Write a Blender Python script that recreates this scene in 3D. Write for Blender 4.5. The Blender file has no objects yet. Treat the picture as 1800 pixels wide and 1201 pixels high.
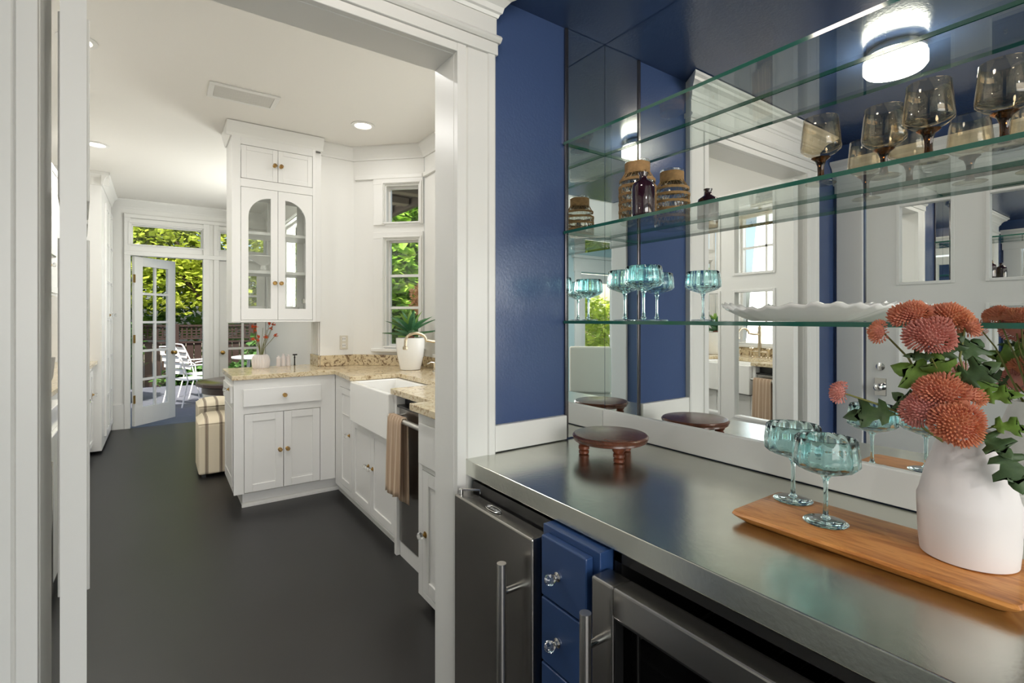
import bpy, bmesh, math, random
from mathutils import Vector, Matrix, Quaternion
random.seed(7)
PI = math.pi
sc = bpy.context.scene
COL = sc.collection

# ------------------------------------------------------------------ camera
CAM_H = 1.33
cam = bpy.data.cameras.new('camera')
cam.sensor_width = 36.0
cam.lens = 36.0 * 878.45 / 1800.0
cam.shift_y = -(600.5 - 560.5) / 1800.0
cam.clip_start = 0.02
cam.clip_end = 200
camo = bpy.data.objects.new('camera', cam)
COL.objects.link(camo)
camo.location = (0, 0, CAM_H)
camo.rotation_euler = (PI / 2, 0, -math.radians(35.154))
sc.camera = camo

# ------------------------------------------------------------------ world, sun, window light, exposure
w = bpy.data.worlds.new('world')
sc.world = w
w.use_nodes = True
wn = w.node_tree.nodes
bg = wn['Background']
sky = wn.new('ShaderNodeTexSky')
sky.sky_type = 'NISHITA'
sky.sun_disc = False
sky.sun_elevation = math.radians(52)
sky.sun_rotation = math.radians(200)
sky.air_density = 1.0
sky.dust_density = 4.0
w.node_tree.links.new(sky.outputs[0], bg.inputs[0])
bg.inputs[1].default_value = 0.30
sun = bpy.data.lights.new('sun', 'SUN')
sun.energy = 8.5
sun.angle = 0.01
sun.color = (1, 0.95, 0.86)
suno = bpy.data.objects.new('sun', sun)
COL.objects.link(suno)
suno.rotation_euler = Vector((0.22, 0.52, -0.83)).to_track_quat('-Z', 'Y').to_euler()


def area(name, loc, direction, sx, sy, power, color=(1, 1, 1)):
    l = bpy.data.lights.new(name, 'AREA')
    l.shape = 'RECTANGLE'
    l.size = sx
    l.size_y = sy
    l.energy = power
    l.color = color
    o = bpy.data.objects.new(name, l)
    COL.objects.link(o)
    o.location = loc
    o.rotation_euler = Vector(direction).to_track_quat('-Z', 'Z').to_euler()
    return o


area('daylight_sink_window', (1.90, 2.75, 1.80), (-1, 0, 0.12), 1.5, 1.3, 14, (1.0, 0.985, 0.96))
area('added_nook_fill', (1.45, 5.8, 1.92), (-1, 0, 0.1), 1.5, 1.0, 56, (1.0, 0.99, 0.97))  # fill lamp behind a made-up opening, brightens the nook and its ceiling
area('added_dining_fill', (-0.3, -3.7, 1.55), (0, 1, 0.05), 2.8, 1.6, 64, (1.0, 0.985, 0.96))  # fill lamp at an unseen opening added behind the camera, lights the pantry

sc.view_settings.view_transform = 'Standard'
sc.view_settings.look = 'None'
sc.view_settings.gamma = 1
sc.view_settings.use_curve_mapping = False
sc.view_settings.exposure = 0.3
sc.cycles.use_denoising = True
sc.cycles.max_bounces = 20
sc.cycles.diffuse_bounces = 6
sc.cycles.glossy_bounces = 10
sc.cycles.transmission_bounces = 14
sc.cycles.transparent_max_bounces = 24
sc.cycles.sample_clamp_indirect = 6
sc.cycles.caustics_refractive = False
sc.cycles.blur_glossy = 0.4


# ------------------------------------------------------------------ materials
def srgb(r, g, b):
    f = lambda c: (c / 255 / 12.92) if c / 255 <= 0.04045 else ((c / 255 + 0.055) / 1.055) ** 2.4
    return (f(r), f(g), f(b), 1)


def newmat(name):
    m = bpy.data.materials.new(name)
    m.use_nodes = True
    nt = m.node_tree
    return m, nt, nt.nodes['Principled BSDF'], nt.nodes['Material Output']


def pm(name, col, rough=0.5, metal=0.0, bump=0.0, bscale=200.0, var=0.0, vscale=6.0, spec=None, coat=0.0, stretch=None):
    m, nt, b, out = newmat(name)
    b.inputs['Base Color'].default_value = col
    b.inputs['Roughness'].default_value = rough
    b.inputs['Metallic'].default_value = metal
    if spec is not None:
        b.inputs['Specular IOR Level'].default_value = spec
    if coat:
        b.inputs['Coat Weight'].default_value = coat
        b.inputs['Coat Roughness'].default_value = 0.06
    tc = nt.nodes.new('ShaderNodeTexCoord')
    src = tc.outputs['Object']
    if stretch:
        mp = nt.nodes.new('ShaderNodeMapping')
        mp.inputs['Scale'].default_value = stretch
        nt.links.new(src, mp.inputs[0])
        src = mp.outputs[0]
    if bump:
        n = nt.nodes.new('ShaderNodeTexNoise')
        n.inputs['Scale'].default_value = bscale
        n.inputs['Detail'].default_value = 3
        bp = nt.nodes.new('ShaderNodeBump')
        bp.inputs['Strength'].default_value = bump
        bp.inputs['Distance'].default_value = 0.002
        nt.links.new(src, n.inputs['Vector'])
        nt.links.new(n.outputs[0], bp.inputs['Height'])
        nt.links.new(bp.outputs[0], b.inputs['Normal'])
    if var:
        n = nt.nodes.new('ShaderNodeTexNoise')
        n.inputs['Scale'].default_value = vscale
        n.inputs['Detail'].default_value = 4
        r = nt.nodes.new('ShaderNodeValToRGB')
        r.color_ramp.elements[0].position = 0.3
        r.color_ramp.elements[1].position = 0.7
        r.color_ramp.elements[0].color = tuple(c * (1 - var) for c in col[:3]) + (1,)
        r.color_ramp.elements[1].color = tuple(min(1, c * (1 + var)) for c in col[:3]) + (1,)
        nt.links.new(src, n.inputs['Vector'])
        nt.links.new(n.outputs[0], r.inputs[0])
        nt.links.new(r.outputs[0], b.inputs['Base Color'])
    return m


def ramp_mat(name, stops, scale, detail=6, rough=0.5, kind='noise', stretch=(1, 1, 1), distortion=0.0, bump=0.0, metal=0.0):
    m, nt, b, out = newmat(name)
    tc = nt.nodes.new('ShaderNodeTexCoord')
    mp = nt.nodes.new('ShaderNodeMapping')
    mp.inputs['Scale'].default_value = stretch
    nt.links.new(tc.outputs['Object'], mp.inputs[0])
    n = nt.nodes.new('ShaderNodeTexNoise')
    n.inputs['Scale'].default_value = scale
    n.inputs['Detail'].default_value = detail
    n.inputs['Roughness'].default_value = 0.65
    n.inputs['Distortion'].default_value = distortion
    r = nt.nodes.new('ShaderNodeValToRGB')
    els = r.color_ramp.elements
    els[0].position, els[0].color = stops[0]
    els[1].position, els[1].color = stops[-1]
    for p, c in stops[1:-1]:
        e = els.new(p)
        e.color = c
    nt.links.new(mp.outputs[0], n.inputs['Vector'])
    nt.links.new(n.outputs[0], r.inputs[0])
    nt.links.new(r.outputs[0], b.inputs['Base Color'])
    b.inputs['Roughness'].default_value = rough
    b.inputs['Metallic'].default_value = metal
    if bump:
        bp = nt.nodes.new('ShaderNodeBump')
        bp.inputs['Strength'].default_value = bump
        bp.inputs['Distance'].default_value = 0.003
        nt.links.new(n.outputs[0], bp.inputs['Height'])
        nt.links.new(bp.outputs[0], b.inputs['Normal'])
    return m


def thin_glass(name, tint=(1, 1, 1, 1), f0=0.04, fmax=0.9, rough=0.0, edge=None):
    m, nt, b, out = newmat(name)
    nt.nodes.remove(b)
    t = nt.nodes.new('ShaderNodeBsdfTransparent')
    t.inputs[0].default_value = tint
    g = nt.nodes.new('ShaderNodeBsdfGlossy')
    g.inputs['Roughness'].default_value = rough
    lw = nt.nodes.new('ShaderNodeLayerWeight')
    p = nt.nodes.new('ShaderNodeMath')
    p.operation = 'POWER'
    p.inputs[1].default_value = 5
    ma = nt.nodes.new('ShaderNodeMath')
    ma.operation = 'MULTIPLY_ADD'
    ma.inputs[1].default_value = fmax
    ma.inputs[2].default_value = f0
    if edge:
        cm = nt.nodes.new('ShaderNodeMix')
        cm.data_type = 'RGBA'
        cm.inputs[6].default_value = tint
        cm.inputs[7].default_value = edge
        pw = nt.nodes.new('ShaderNodeMath')
        pw.operation = 'POWER'
        pw.inputs[1].default_value = 3
        nt.links.new(lw.outputs['Facing'], pw.inputs[0])
        nt.links.new(pw.outputs[0], cm.inputs[0])
        nt.links.new(cm.outputs[2], t.inputs[0])
    mx = nt.nodes.new('ShaderNodeMixShader')
    nt.links.new(lw.outputs['Facing'], p.inputs[0])
    nt.links.new(p.outputs[0], ma.inputs[0])
    nt.links.new(ma.outputs[0], mx.inputs[0])
    nt.links.new(t.outputs[0], mx.inputs[1])
    nt.links.new(g.outputs[0], mx.inputs[2])
    nt.links.new(mx.outputs[0], out.inputs[0])
    return m


def solid_glass(name, tint, ior=1.48, rough=0.0):
    m, nt, b, out = newmat(name)
    b.inputs['Base Color'].default_value = tint
    b.inputs['Roughness'].default_value = rough
    b.inputs['IOR'].default_value = ior
    b.inputs['Transmission Weight'].default_value = 1.0
    return m


def emit_mat(name, col, strength):
    m, nt, b, out = newmat(name)
    nt.nodes.remove(b)
    e = nt.nodes.new('ShaderNodeEmission')
    e.inputs[0].default_value = col
    e.inputs[1].default_value = strength
    nt.links.new(e.outputs[0], out.inputs[0])
    return m


def leaf_mat(name, c0, c1, c2, scale=1.5, trans=0.35, rough=0.45):
    m, nt, b, out = newmat(name)
    tc = nt.nodes.new('ShaderNodeTexCoord')
    n = nt.nodes.new('ShaderNodeTexNoise')
    n.inputs['Scale'].default_value = scale
    n.inputs['Detail'].default_value = 8
    n.inputs['Roughness'].default_value = 0.8
    r = nt.nodes.new('ShaderNodeValToRGB')
    els = r.color_ramp.elements
    els[0].position, els[0].color = 0.3, c0
    els[1].position, els[1].color = 0.72, c2
    e = els.new(0.5)
    e.color = c1
    nt.links.new(tc.outputs['Object'], n.inputs['Vector'])
    nt.links.new(n.outputs[0], r.inputs[0])
    nt.links.new(r.outputs[0], b.inputs['Base Color'])
    b.inputs['Roughness'].default_value = rough
    tr = nt.nodes.new('ShaderNodeBsdfTranslucent')
    nt.links.new(r.outputs[0], tr.inputs[0])
    mx = nt.nodes.new('ShaderNodeMixShader')
    mx.inputs[0].default_value = trans
    nt.links.new(b.outputs[0], mx.inputs[1])
    nt.links.new(tr.outputs[0], mx.inputs[2])
    nt.links.new(mx.outputs[0], out.inputs[0])
    return m


def stripe_mat(name, base, stripe, period, axis=0):
    m, nt, b, out = newmat(name)
    tc = nt.nodes.new('ShaderNodeTexCoord')
    sx = nt.nodes.new('ShaderNodeSeparateXYZ')
    nt.links.new(tc.outputs['Object'], sx.inputs[0])
    a = nt.nodes.new('ShaderNodeMath')
    a.operation = 'MULTIPLY'
    a.inputs[1].default_value = 1 / period
    nt.links.new(sx.outputs[axis], a.inputs[0])
    f = nt.nodes.new('ShaderNodeMath')
    f.operation = 'FRACT'
    nt.links.new(a.outputs[0], f.inputs[0])
    r = nt.nodes.new('ShaderNodeValToRGB')
    r.color_ramp.interpolation = 'CONSTANT'
    els = r.color_ramp.elements
    els[0].position, els[0].color = 0.0, base
    els[1].position, els[1].color = 0.40, stripe
    for p, c in ((0.45, base), (0.465, stripe), (0.57, base), (0.585, stripe), (0.63, base)):
        e = els.new(p)
        e.color = c
    nt.links.new(f.outputs[0], r.inputs[0])
    nt.links.new(r.outputs[0], b.inputs['Base Color'])
    b.inputs['Roughness'].default_value = 0.9
    return m


M = {}
M['trim'] = pm('white_trim_paint', srgb(226, 225, 221), 0.32, bump=0.04, bscale=60)
M['wallw'] = pm('white_wall_paint', srgb(228, 227, 223), 0.6, bump=0.05, bscale=220)
M['ceilw'] = pm('white_ceiling_paint', srgb(232, 229, 223), 0.8)
M['cab'] = pm('white_cabinet_paint', srgb(226, 225, 222), 0.35)
M['blue'] = pm('navy_gloss_paint', srgb(65, 84, 124), 0.22, bump=0.22, bscale=140, spec=0.5)
M['bluec'] = pm('navy_gloss_ceiling_paint', srgb(60, 78, 114), 0.19, bump=0.3, bscale=90, spec=0.6)
M['bluecab'] = pm('navy_cabinet_paint', srgb(44, 70, 114), 0.3)
M['paleblue'] = pm('pale_blue_wall_paint', srgb(190, 212, 216), 0.6)
M['floor'] = pm('black_floor', srgb(31, 30, 30), 0.38, bump=0.05, bscale=30, var=0.12, vscale=2.5)
M['mirror'] = pm('mirror_silver', (0.96, 0.975, 0.965, 1), 0.0, metal=1.0)
M['mirredge'] = pm('mirror_edge', srgb(120, 116, 118), 0.15, metal=0.9)
M['paneglass'] = thin_glass('window_pane_glass', (0.97, 0.98, 0.97, 1), 0.03)
M['cabglass'] = thin_glass('cabinet_glass', (0.93, 0.94, 0.93, 1), 0.06)
M['shelfglass'] = thin_glass('shelf_glass', (0.93, 0.975, 0.955, 1), 0.05, 0.85)
M['shelfedge'] = pm('green_glass_edge', srgb(38, 98, 82), 0.08, spec=0.8)
M['steel'] = pm('brushed_steel_top', (0.62, 0.63, 0.57, 1), 0.23, metal=1.0, bump=0.08, bscale=90, var=0.10, vscale=5)
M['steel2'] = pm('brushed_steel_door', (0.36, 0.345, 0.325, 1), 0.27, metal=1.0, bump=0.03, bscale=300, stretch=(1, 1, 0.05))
M['chrome'] = pm('polished_chrome', (0.75, 0.74, 0.72, 1), 0.12, metal=1.0)
M['satin'] = pm('satin_steel_bar', (0.62, 0.60, 0.57, 1), 0.28, metal=1.0)
M['brass'] = pm('aged_brass', srgb(176, 140, 78), 0.3, metal=1.0)
M['nickel'] = pm('warm_nickel', srgb(205, 190, 165), 0.18, metal=1.0)
M['black'] = pm('black_plastic', (0.008, 0.008, 0.008, 1), 0.35)
M['darkglass'] = thin_glass('smoked_appliance_glass', (0.10, 0.10, 0.10, 1), 0.05)
M['crystal'] = solid_glass('crystal_knob_glass', (0.97, 0.97, 0.96, 1), 1.5)
M['granite'] = ramp_mat('beige_granite', [(0.22, srgb(88, 66, 44)), (0.36, srgb(148, 122, 88)), (0.46, srgb(206, 188, 152)), (0.56, srgb(222, 208, 178)), (0.66, srgb(170, 138, 98)), (0.80, srgb(120, 96, 72))], 26, 8, 0.14, distortion=1.4)
M['granite_dark'] = ramp_mat('veined_granite_splash', [(0.30, srgb(70, 52, 40)), (0.42, srgb(128, 104, 76)), (0.50, srgb(200, 182, 148)), (0.62, srgb(214, 196, 160)), (0.75, srgb(120, 96, 72))], 17, 9, 0.16, distortion=2.4)
M['porcelain'] = pm('white_porcelain', srgb(238, 237, 233), 0.08, spec=0.6)
M['ceramic'] = pm('matte_white_ceramic', srgb(226, 219, 217), 0.55)
M['wood'] = ramp_mat('acacia_wood', [(0.25, srgb(124, 68, 26)), (0.42, srgb(182, 114, 52)), (0.55, srgb(212, 146, 78)), (0.7, srgb(166, 98, 42))], 9, 7, 0.36, stretch=(5, 0.7, 5), distortion=0.6)
M['darkwood'] = ramp_mat('dark_walnut', [(0.3, srgb(66, 38, 26)), (0.5, srgb(106, 64, 46)), (0.7, srgb(86, 50, 36))], 14, 6, 0.25, stretch=(3, 0.6, 1))
M['redwood'] = ramp_mat('turned_leg_wood', [(0.3, srgb(80, 36, 18)), (0.6, srgb(128, 66, 38))], 20, 5, 0.35, stretch=(1, 1, 0.4))
M['teal'] = solid_glass('aqua_glass', (0.73, 0.94, 0.945, 1), 1.46)
M['smoke'] = thin_glass('smoke_glass', (0.96, 0.92, 0.84, 1), 0.06, 0.9, edge=(0.72, 0.60, 0.42, 1))
M['amber'] = solid_glass('amber_stem_glass', (0.10, 0.035, 0.008, 1), 1.46)
M['clearglass'] = thin_glass('jar_glass', (0.90, 0.91, 0.88, 1), 0.06)
M['jute'] = pm('jute_twine', srgb(176, 140, 96), 0.9, bump=0.5, bscale=400, var=0.2, vscale=60)
M['plum'] = pm('plum_glazed_glass', srgb(46, 18, 28), 0.06, spec=0.8, coat=0.6)
M['lampglass'] = emit_mat('opal_lamp_glass', (1.0, 0.90, 0.76, 1), 25.0)
M['canlight'] = emit_mat('downlight_lens', (1.0, 0.88, 0.74, 1), 6.0)
M['petal'] = leaf_mat('coral_petals', srgb(216, 140, 124), srgb(222, 146, 112), srgb(226, 152, 90), 18, 0.2, 0.7)
M['petalpink'] = leaf_mat('pink_petals', srgb(222, 158, 152), srgb(218, 148, 134), srgb(210, 132, 112), 18, 0.2, 0.7)
M['leaf'] = leaf_mat('bouquet_leaf', srgb(84, 116, 44), srgb(112, 144, 58), srgb(140, 166, 78), 14, 0.25, 0.5)
M['leafdark'] = leaf_mat('bouquet_leaf_dark', srgb(56, 80, 48), srgb(70, 94, 56), srgb(90, 114, 68), 14, 0.15, 0.5)
M['stem'] = pm('plant_stem', srgb(112, 112, 52), 0.6)
M['agave'] = leaf_mat('agave_leaf', srgb(46, 92, 66), srgb(70, 122, 84), srgb(110, 154, 96), 8, 0.1, 0.4)
M['agavenew'] = leaf_mat('agave_new_leaf', srgb(120, 160, 70), srgb(140, 176, 84), srgb(160, 190, 100), 8, 0.2, 0.4)
M['orange'] = leaf_mat('orange_blossom', srgb(196, 70, 36), srgb(214, 92, 50), srgb(222, 120, 70), 30, 0.2, 0.7)
M['towel'] = stripe_mat('striped_towel', srgb(176, 150, 126), srgb(206, 186, 162), 0.035, 1)
M['ottoman'] = stripe_mat('striped_linen', srgb(232, 219, 194), srgb(136, 120, 104), 0.105, 0)
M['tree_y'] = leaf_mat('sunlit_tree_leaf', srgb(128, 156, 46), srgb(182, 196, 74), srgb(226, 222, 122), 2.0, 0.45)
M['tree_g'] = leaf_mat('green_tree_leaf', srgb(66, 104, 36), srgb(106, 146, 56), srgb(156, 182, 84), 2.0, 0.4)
M['vine'] = leaf_mat('vine_leaf', srgb(84, 134, 36), srgb(134, 176, 60), srgb(200, 214, 100), 3.0, 0.4)
M['shrub'] = leaf_mat('shrub_leaf', srgb(40, 72, 32), srgb(66, 106, 44), srgb(108, 148, 68), 3.0, 0.3)
M['dried'] = leaf_mat('dried_bloom', srgb(150, 96, 60), srgb(196, 150, 104), srgb(226, 190, 150), 12, 0.3)
M['bark'] = pm('tree_bark', srgb(72, 58, 46), 0.9, bump=0.6, bscale=30)
M['fence'] = pm('brown_fence_paint', srgb(40, 22, 15), 0.85, var=0.15, vscale=4)
M['deck'] = pm('grey_deck_paint', srgb(96, 98, 108), 0.6, var=0.08, vscale=3)
M['chairmetal'] = pm('white_powder_coat', srgb(232, 230, 228), 0.4)
M['soffit'] = pm('dark_soffit_paint', srgb(66, 56, 46), 0.8)
M['soffitlight'] = pm('grey_bracket_paint', srgb(120, 108, 96), 0.8)
M['tableplum'] = pm('espresso_table', srgb(62, 46, 42), 0.22)
M['cream'] = pm('cream_upholstery', srgb(206, 200, 186), 0.9)
M['ground'] = pm('garden_soil', srgb(84, 78, 60), 0.95, var=0.3, vscale=3)
M['vent'] = pm('vent_paint', srgb(206, 204, 198), 0.6)
M['greyvase'] = pm('grey_pot', srgb(150, 146, 140), 0.6)
M['logo'] = pm('logo_white', srgb(225, 225, 225), 0.4)
M['greystone'] = pm('grey_granite_tile', srgb(196, 192, 186), 0.5)


# ------------------------------------------------------------------ mesh helpers
class Fr:
    """vertical plane frame: point = o + u*U + n*N + z"""
    def __init__(s, o, u, n):
        s.o = Vector((o[0], o[1], 0))
        s.u = Vector((u[0], u[1], 0)).normalized()
        s.n = Vector((n[0], n[1], 0)).normalized()

    def p(s, u, n, z):
        return s.o + s.u * u + s.n * n + Vector((0, 0, z))


ORG = {}


class MB:
    def __init__(s):
        s.v = []
        s.f = []
        s.m = []
        s.k = 0

    def _q(s, pts, faces):
        b = len(s.v)
        s.v += [Vector(p) for p in pts]
        for f in faces:
            s.f.append(tuple(b + i for i in f))
            s.m.append(s.k)

    BF = [(0, 3, 2, 1), (4, 5, 6, 7), (0, 1, 5, 4), (1, 2, 6, 5), (2, 3, 7, 6), (3, 0, 4, 7)]

    def box(s, x0, x1, y0, y1, z0, z1):
        s._q([(x0, y0, z0), (x1, y0, z0), (x1, y1, z0), (x0, y1, z0), (x0, y0, z1), (x1, y0, z1), (x1, y1, z1), (x0, y1, z1)], MB.BF)
        return s

    def fbox(s, fr, u0, u1, n0, n1, z0, z1):
        pts = [fr.p(u0, n0, z0), fr.p(u1, n0, z0), fr.p(u1, n1, z0), fr.p(u0, n1, z0), fr.p(u0, n0, z1), fr.p(u1, n0, z1), fr.p(u1, n1, z1), fr.p(u0, n1, z1)]
        s._q(pts, MB.BF)
        return s

    def frame(s, fr, u0, u1, z0, z1, n0, n1, wl, wt=None, wb=None):
        wt = wl if wt is None else wt
        wb = wl if wb is None else wb
        s.fbox(fr, u0, u0 + wl, n0, n1, z0, z1)
        s.fbox(fr, u1 - wl, u1, n0, n1, z0, z1)
        s.fbox(fr, u0 + wl, u1 - wl, n0, n1, z1 - wt, z1)
        s.fbox(fr, u0 + wl, u1 - wl, n0, n1, z0, z0 + wb)
        return s

    def grid(s, fr, u0, u1, z0, z1, holes, n0, n1):
        us = sorted({u0, u1} | {p[0] for p in holes} | {p[1] for p in holes})
        zs = sorted({z0, z1} | {p[2] for p in holes} | {p[3] for p in holes})
        for i in range(len(us) - 1):
            r0 = None
            for j in range(len(zs) - 1):
                uc, zc = (us[i] + us[i + 1]) / 2, (zs[j] + zs[j + 1]) / 2
                ins = any(p[0] < uc < p[1] and p[2] < zc < p[3] for p in holes)
                if not ins and r0 is None:
                    r0 = zs[j]
                if r0 is not None and (ins or j == len(zs) - 2):
                    s.fbox(fr, us[i], us[i + 1], n0, n1, r0, zs[j] if ins else zs[j + 1])
                    r0 = None
        return s

    def run(s, fr, u0, u1, prof, m0=0.0, m1=0.0):
        """extrude profile [(n,z)] along u; m0/m1 mitre factor times n"""
        k = len(prof)
        pts = [fr.p(u0 + m0 * n, n, z) for n, z in prof] + [fr.p(u1 + m1 * n, n, z) for n, z in prof]
        fs = [(i, (i + 1) % k, k + (i + 1) % k, k + i) for i in range(k)] + [tuple(range(k - 1, -1, -1)), tuple(range(k, 2 * k))]
        s._q(pts, fs)
        return s

    def lathe(s, prof, c, seg=24, ax=(0, 0, 1), mod=None, cap=True):
        q = Vector((0, 0, 1)).rotation_difference(Vector(ax).normalized())
        c = Vector(c)
        b = len(s.v)
        for i, (r, h) in enumerate(prof):
            for j in range(seg):
                a = 2 * PI * j / seg
                rr = r * (mod(i, a) if mod else 1)
                s.v.append(c + q @ Vector((rr * math.cos(a), rr * math.sin(a), h)))
        for i in range(len(prof) - 1):
            for j in range(seg):
                j2 = (j + 1) % seg
                s.f.append((b + i * seg + j, b + i * seg + j2, b + (i + 1) * seg + j2, b + (i + 1) * seg + j))
                s.m.append(s.k)
        if cap:
            if prof[0][0] > 1e-5:
                s.f.append(tuple(b + j for j in range(seg - 1, -1, -1)))
                s.m.append(s.k)
            if prof[-1][0] > 1e-5:
                e = b + (len(prof) - 1) * seg
                s.f.append(tuple(e + j for j in range(seg)))
                s.m.append(s.k)
        return s

    def tube(s, pts, r, seg=10, closed=False, cap=True):
        pts = [Vector(p) for p in pts]
        n = len(pts)
        rs = r if isinstance(r, (list, tuple)) else [r] * n
        b = len(s.v)
        up = None
        for i in range(n):
            if closed:
                t = pts[(i + 1) % n] - pts[i - 1]
            else:
                t = pts[min(i + 1, n - 1)] - pts[max(i - 1, 0)]
            t = t.normalized() if t.length > 0 else Vector((0, 0, 1))
            if up is None:
                up = Vector((0, 0, 1)) if abs(t.z) < 0.9 else Vector((1, 0, 0))
            a = (up - t * up.dot(t))
            a = a.normalized() if a.length > 1e-6 else t.orthogonal().normalized()
            up = a
            c = t.cross(a)
            for j in range(seg):
                g = 2 * PI * j / seg
                s.v.append(pts[i] + (a * math.cos(g) + c * math.sin(g)) * rs[i])
        m = n if closed else n - 1
        for i in range(m):
            i2 = (i + 1) % n
            for j in range(seg):
                j2 = (j + 1) % seg
                s.f.append((b + i * seg + j, b + i * seg + j2, b + i2 * seg + j2, b + i2 * seg + j))
                s.m.append(s.k)
        if cap and not closed:
            s.f.append(tuple(b + j for j in range(seg - 1, -1, -1)))
            s.f.append(tuple(b + (n - 1) * seg + j for j in range(seg)))
            s.m += [s.k, s.k]
        return s

    def build(s, name, mat, parent=None, smooth=0, bevel=0.0, seg=2):
        off = ORG.get(parent.name, Vector()) if parent else Vector()
        me = bpy.data.meshes.new(name)
        me.from_pydata([v - off for v in s.v], [], s.f)
        mats = mat if isinstance(mat, (list, tuple)) else [mat]
        for x in mats:
            me.materials.append(M[x] if isinstance(x, str) else x)
        if len(mats) > 1:
            me.polygons.foreach_set('material_index', s.m)
        bm = bmesh.new()
        bm.from_mesh(me)
        bmesh.ops.recalc_face_normals(bm, faces=bm.faces)
        bm.to_mesh(me)
        bm.free()
        if smooth:
            me.polygons.foreach_set('use_smooth', [True] * len(me.polygons))
            me.set_sharp_from_angle(angle=math.radians(smooth))
        me.update()
        o = bpy.data.objects.new(name, me)
        COL.objects.link(o)
        if parent:
            o.parent = parent
        ORG[o.name] = off.copy()
        if bevel:
            b = o.modifiers.new('edge', 'BEVEL')
            b.width = bevel
            b.segments = seg
            b.limit_method = 'ANGLE'
            b.angle_limit = math.radians(40)
        return o


def tag(o, label, cat, group=None, kind=None):
    o['label'] = label
    o['category'] = cat
    if group:
        o['group'] = group
    if kind:
        o['kind'] = kind
    return o


def thing(name, label, cat, loc=(0, 0, 0), group=None, kind=None, rotz=0.0):
    o = bpy.data.objects.new(name, None)
    o.empty_display_size = 0.05
    COL.objects.link(o)
    o.location = loc
    o.rotation_euler = (0, 0, rotz)
    ORG[o.name] = Vector(loc)
    return tag(o, label, cat, group, kind)


def copy_tree(o, parent=None):
    c = o.copy()
    COL.objects.link(c)
    c.parent = parent
    for ch in o.children:
        copy_tree(ch, c)
    return c


def struct(name, label, cat, mb, mat, bevel=0.0, parent=None):
    o = mb.build(name, mat, parent, bevel=bevel)
    if parent is None:
        tag(o, label, cat, None, 'structure')
    return o


FY = lambda y, x=0: Fr((x, y), (1, 0), (0, -1))        # plane facing -Y, u = +X
FYb = lambda y, x=0: Fr((x, y), (1, 0), (0, 1))        # plane facing +Y, u = +X
FXn = lambda x, y=0: Fr((x, y), (0, 1), (-1, 0))       # plane facing -X, u = +Y
FXp = lambda x, y=0: Fr((x, y), (0, 1), (1, 0))        # plane facing +X, u = +Y


def knob(fr, u, z, n, parent, r=0.016, base='brass', stem=0.016, glass='crystal'):
    a = fr.n
    b = MB().lathe([(r * 0.8, 0), (r * 0.85, 0.003), (r * 0.4, 0.005), (r * 0.35, stem), (0.001, stem + 0.001)], fr.p(u, n, z), 14, a)
    k = b.build('knob_rose', base, parent, smooth=40)
    g = MB().lathe([(r * 0.35, stem - 0.004), (r * 0.62, stem), (r, stem + 0.010), (r * 0.96, stem + 0.016), (r * 0.6, stem + 0.022), (0.0008, stem + 0.023)], fr.p(u, n, z), 8, a)
    g.build('crystal_knob', glass, parent)
    return k


def shaker(fr, u0, u1, z0, z1, n, parent, name='door', th=0.02, rail=0.052, mat='cab', rec=0.009):
    b = MB().frame(fr, u0, u1, z0, z1, n - th + 0.001, n, rail)
    b.fbox(fr, u0 + rail - 0.002, u1 - rail + 0.002, n - th + 0.001, n - rec, z0 + rail - 0.002, z1 - rail + 0.002)
    return b.build(name, mat, parent, bevel=0.0018)


# ================================================================== SETTING: BAR PANTRY
YE = 1.354      # end wall (blue face)
YK = 1.462      # kitchen face of that wall
XM = 1.38       # mirror plane
XL = -0.59      # left wall
ZC = 2.37       # pantry ceiling
JL, JR, JT = -0.195, 0.735, 2.14     # doorway opening

fl = MB().box(-4.7, 2.3, -3.75, 7.62, -0.06, 0)
struct('floor', 'smooth black painted floor running through pantry and kitchen', 'floor', fl, 'floor')

b = MB()
b.box(XL - 0.1, JL - 0.02, YE, YE + 0.05, 0, 2.5)
b.box(JR + 0.02, XM + 0.1, YE, YE + 0.05, 0, 2.5)
b.box(JL - 0.02, JR + 0.02, YE, YE + 0.05, JT + 0.02, 2.5)
struct('wall_end', 'glossy navy blue end wall with the cased kitchen doorway', 'wall', b, 'blue')
b = MB()
b.box(-1.3, JL - 0.02, YE + 0.051, YK, 0, 2.9)
b.box(JR + 0.02, 1.95, YE + 0.051, YK, 0, 2.9)
b.box(JL - 0.02, JR + 0.02, YE + 0.051, YK, JT + 0.02, 2.9)
struct('wall_kitchen_side', 'white kitchen side of the doorway wall', 'wall', b, 'wallw')
struct('wall_right', 'navy wall behind the bar mirror', 'wall', MB().box(XM + 0.008, XM + 0.1, -0.45, YE, 0, 2.5), 'blue')
b = MB()
b.box(XL - 0.1, XL, -0.45, 0.28, 0, 2.5)
b.box(XL - 0.1, XL, 1.20, YE, 0, 2.5)
b.box(XL - 0.1, XL, 0.28, 1.20, 2.08, 2.5)
struct('wall_left', 'navy blue side wall around the mirrored door, seen in the mirror', 'wall', b, 'blue')
struct('ceiling_pantry', 'high gloss navy blue pantry ceiling', 'ceiling', MB().box(XL - 0.1, XM + 0.1, -0.45, YE, ZC, ZC + 0.06), 'bluec')

# doorway trim ------------------------------------------------------
fe = FY(YE)
t = thing('trim_1', 'white cased doorway with crown header between pantry and kitchen', 'door trim', (0.27, YE, 0), kind='structure')
for (a0, a1) in ((JR, JR + 0.02), (JL - 0.02, JL)):
    MB().box(a0, a1, YE - 0.001, YK + 0.02, 0, JT + 0.02).build('jamb', 'trim', t, bevel=0.002)
MB().box(JL, JR, YE - 0.001, YK + 0.02, JT, JT + 0.02).build('head_jamb', 'trim', t, bevel=0.002)


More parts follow.
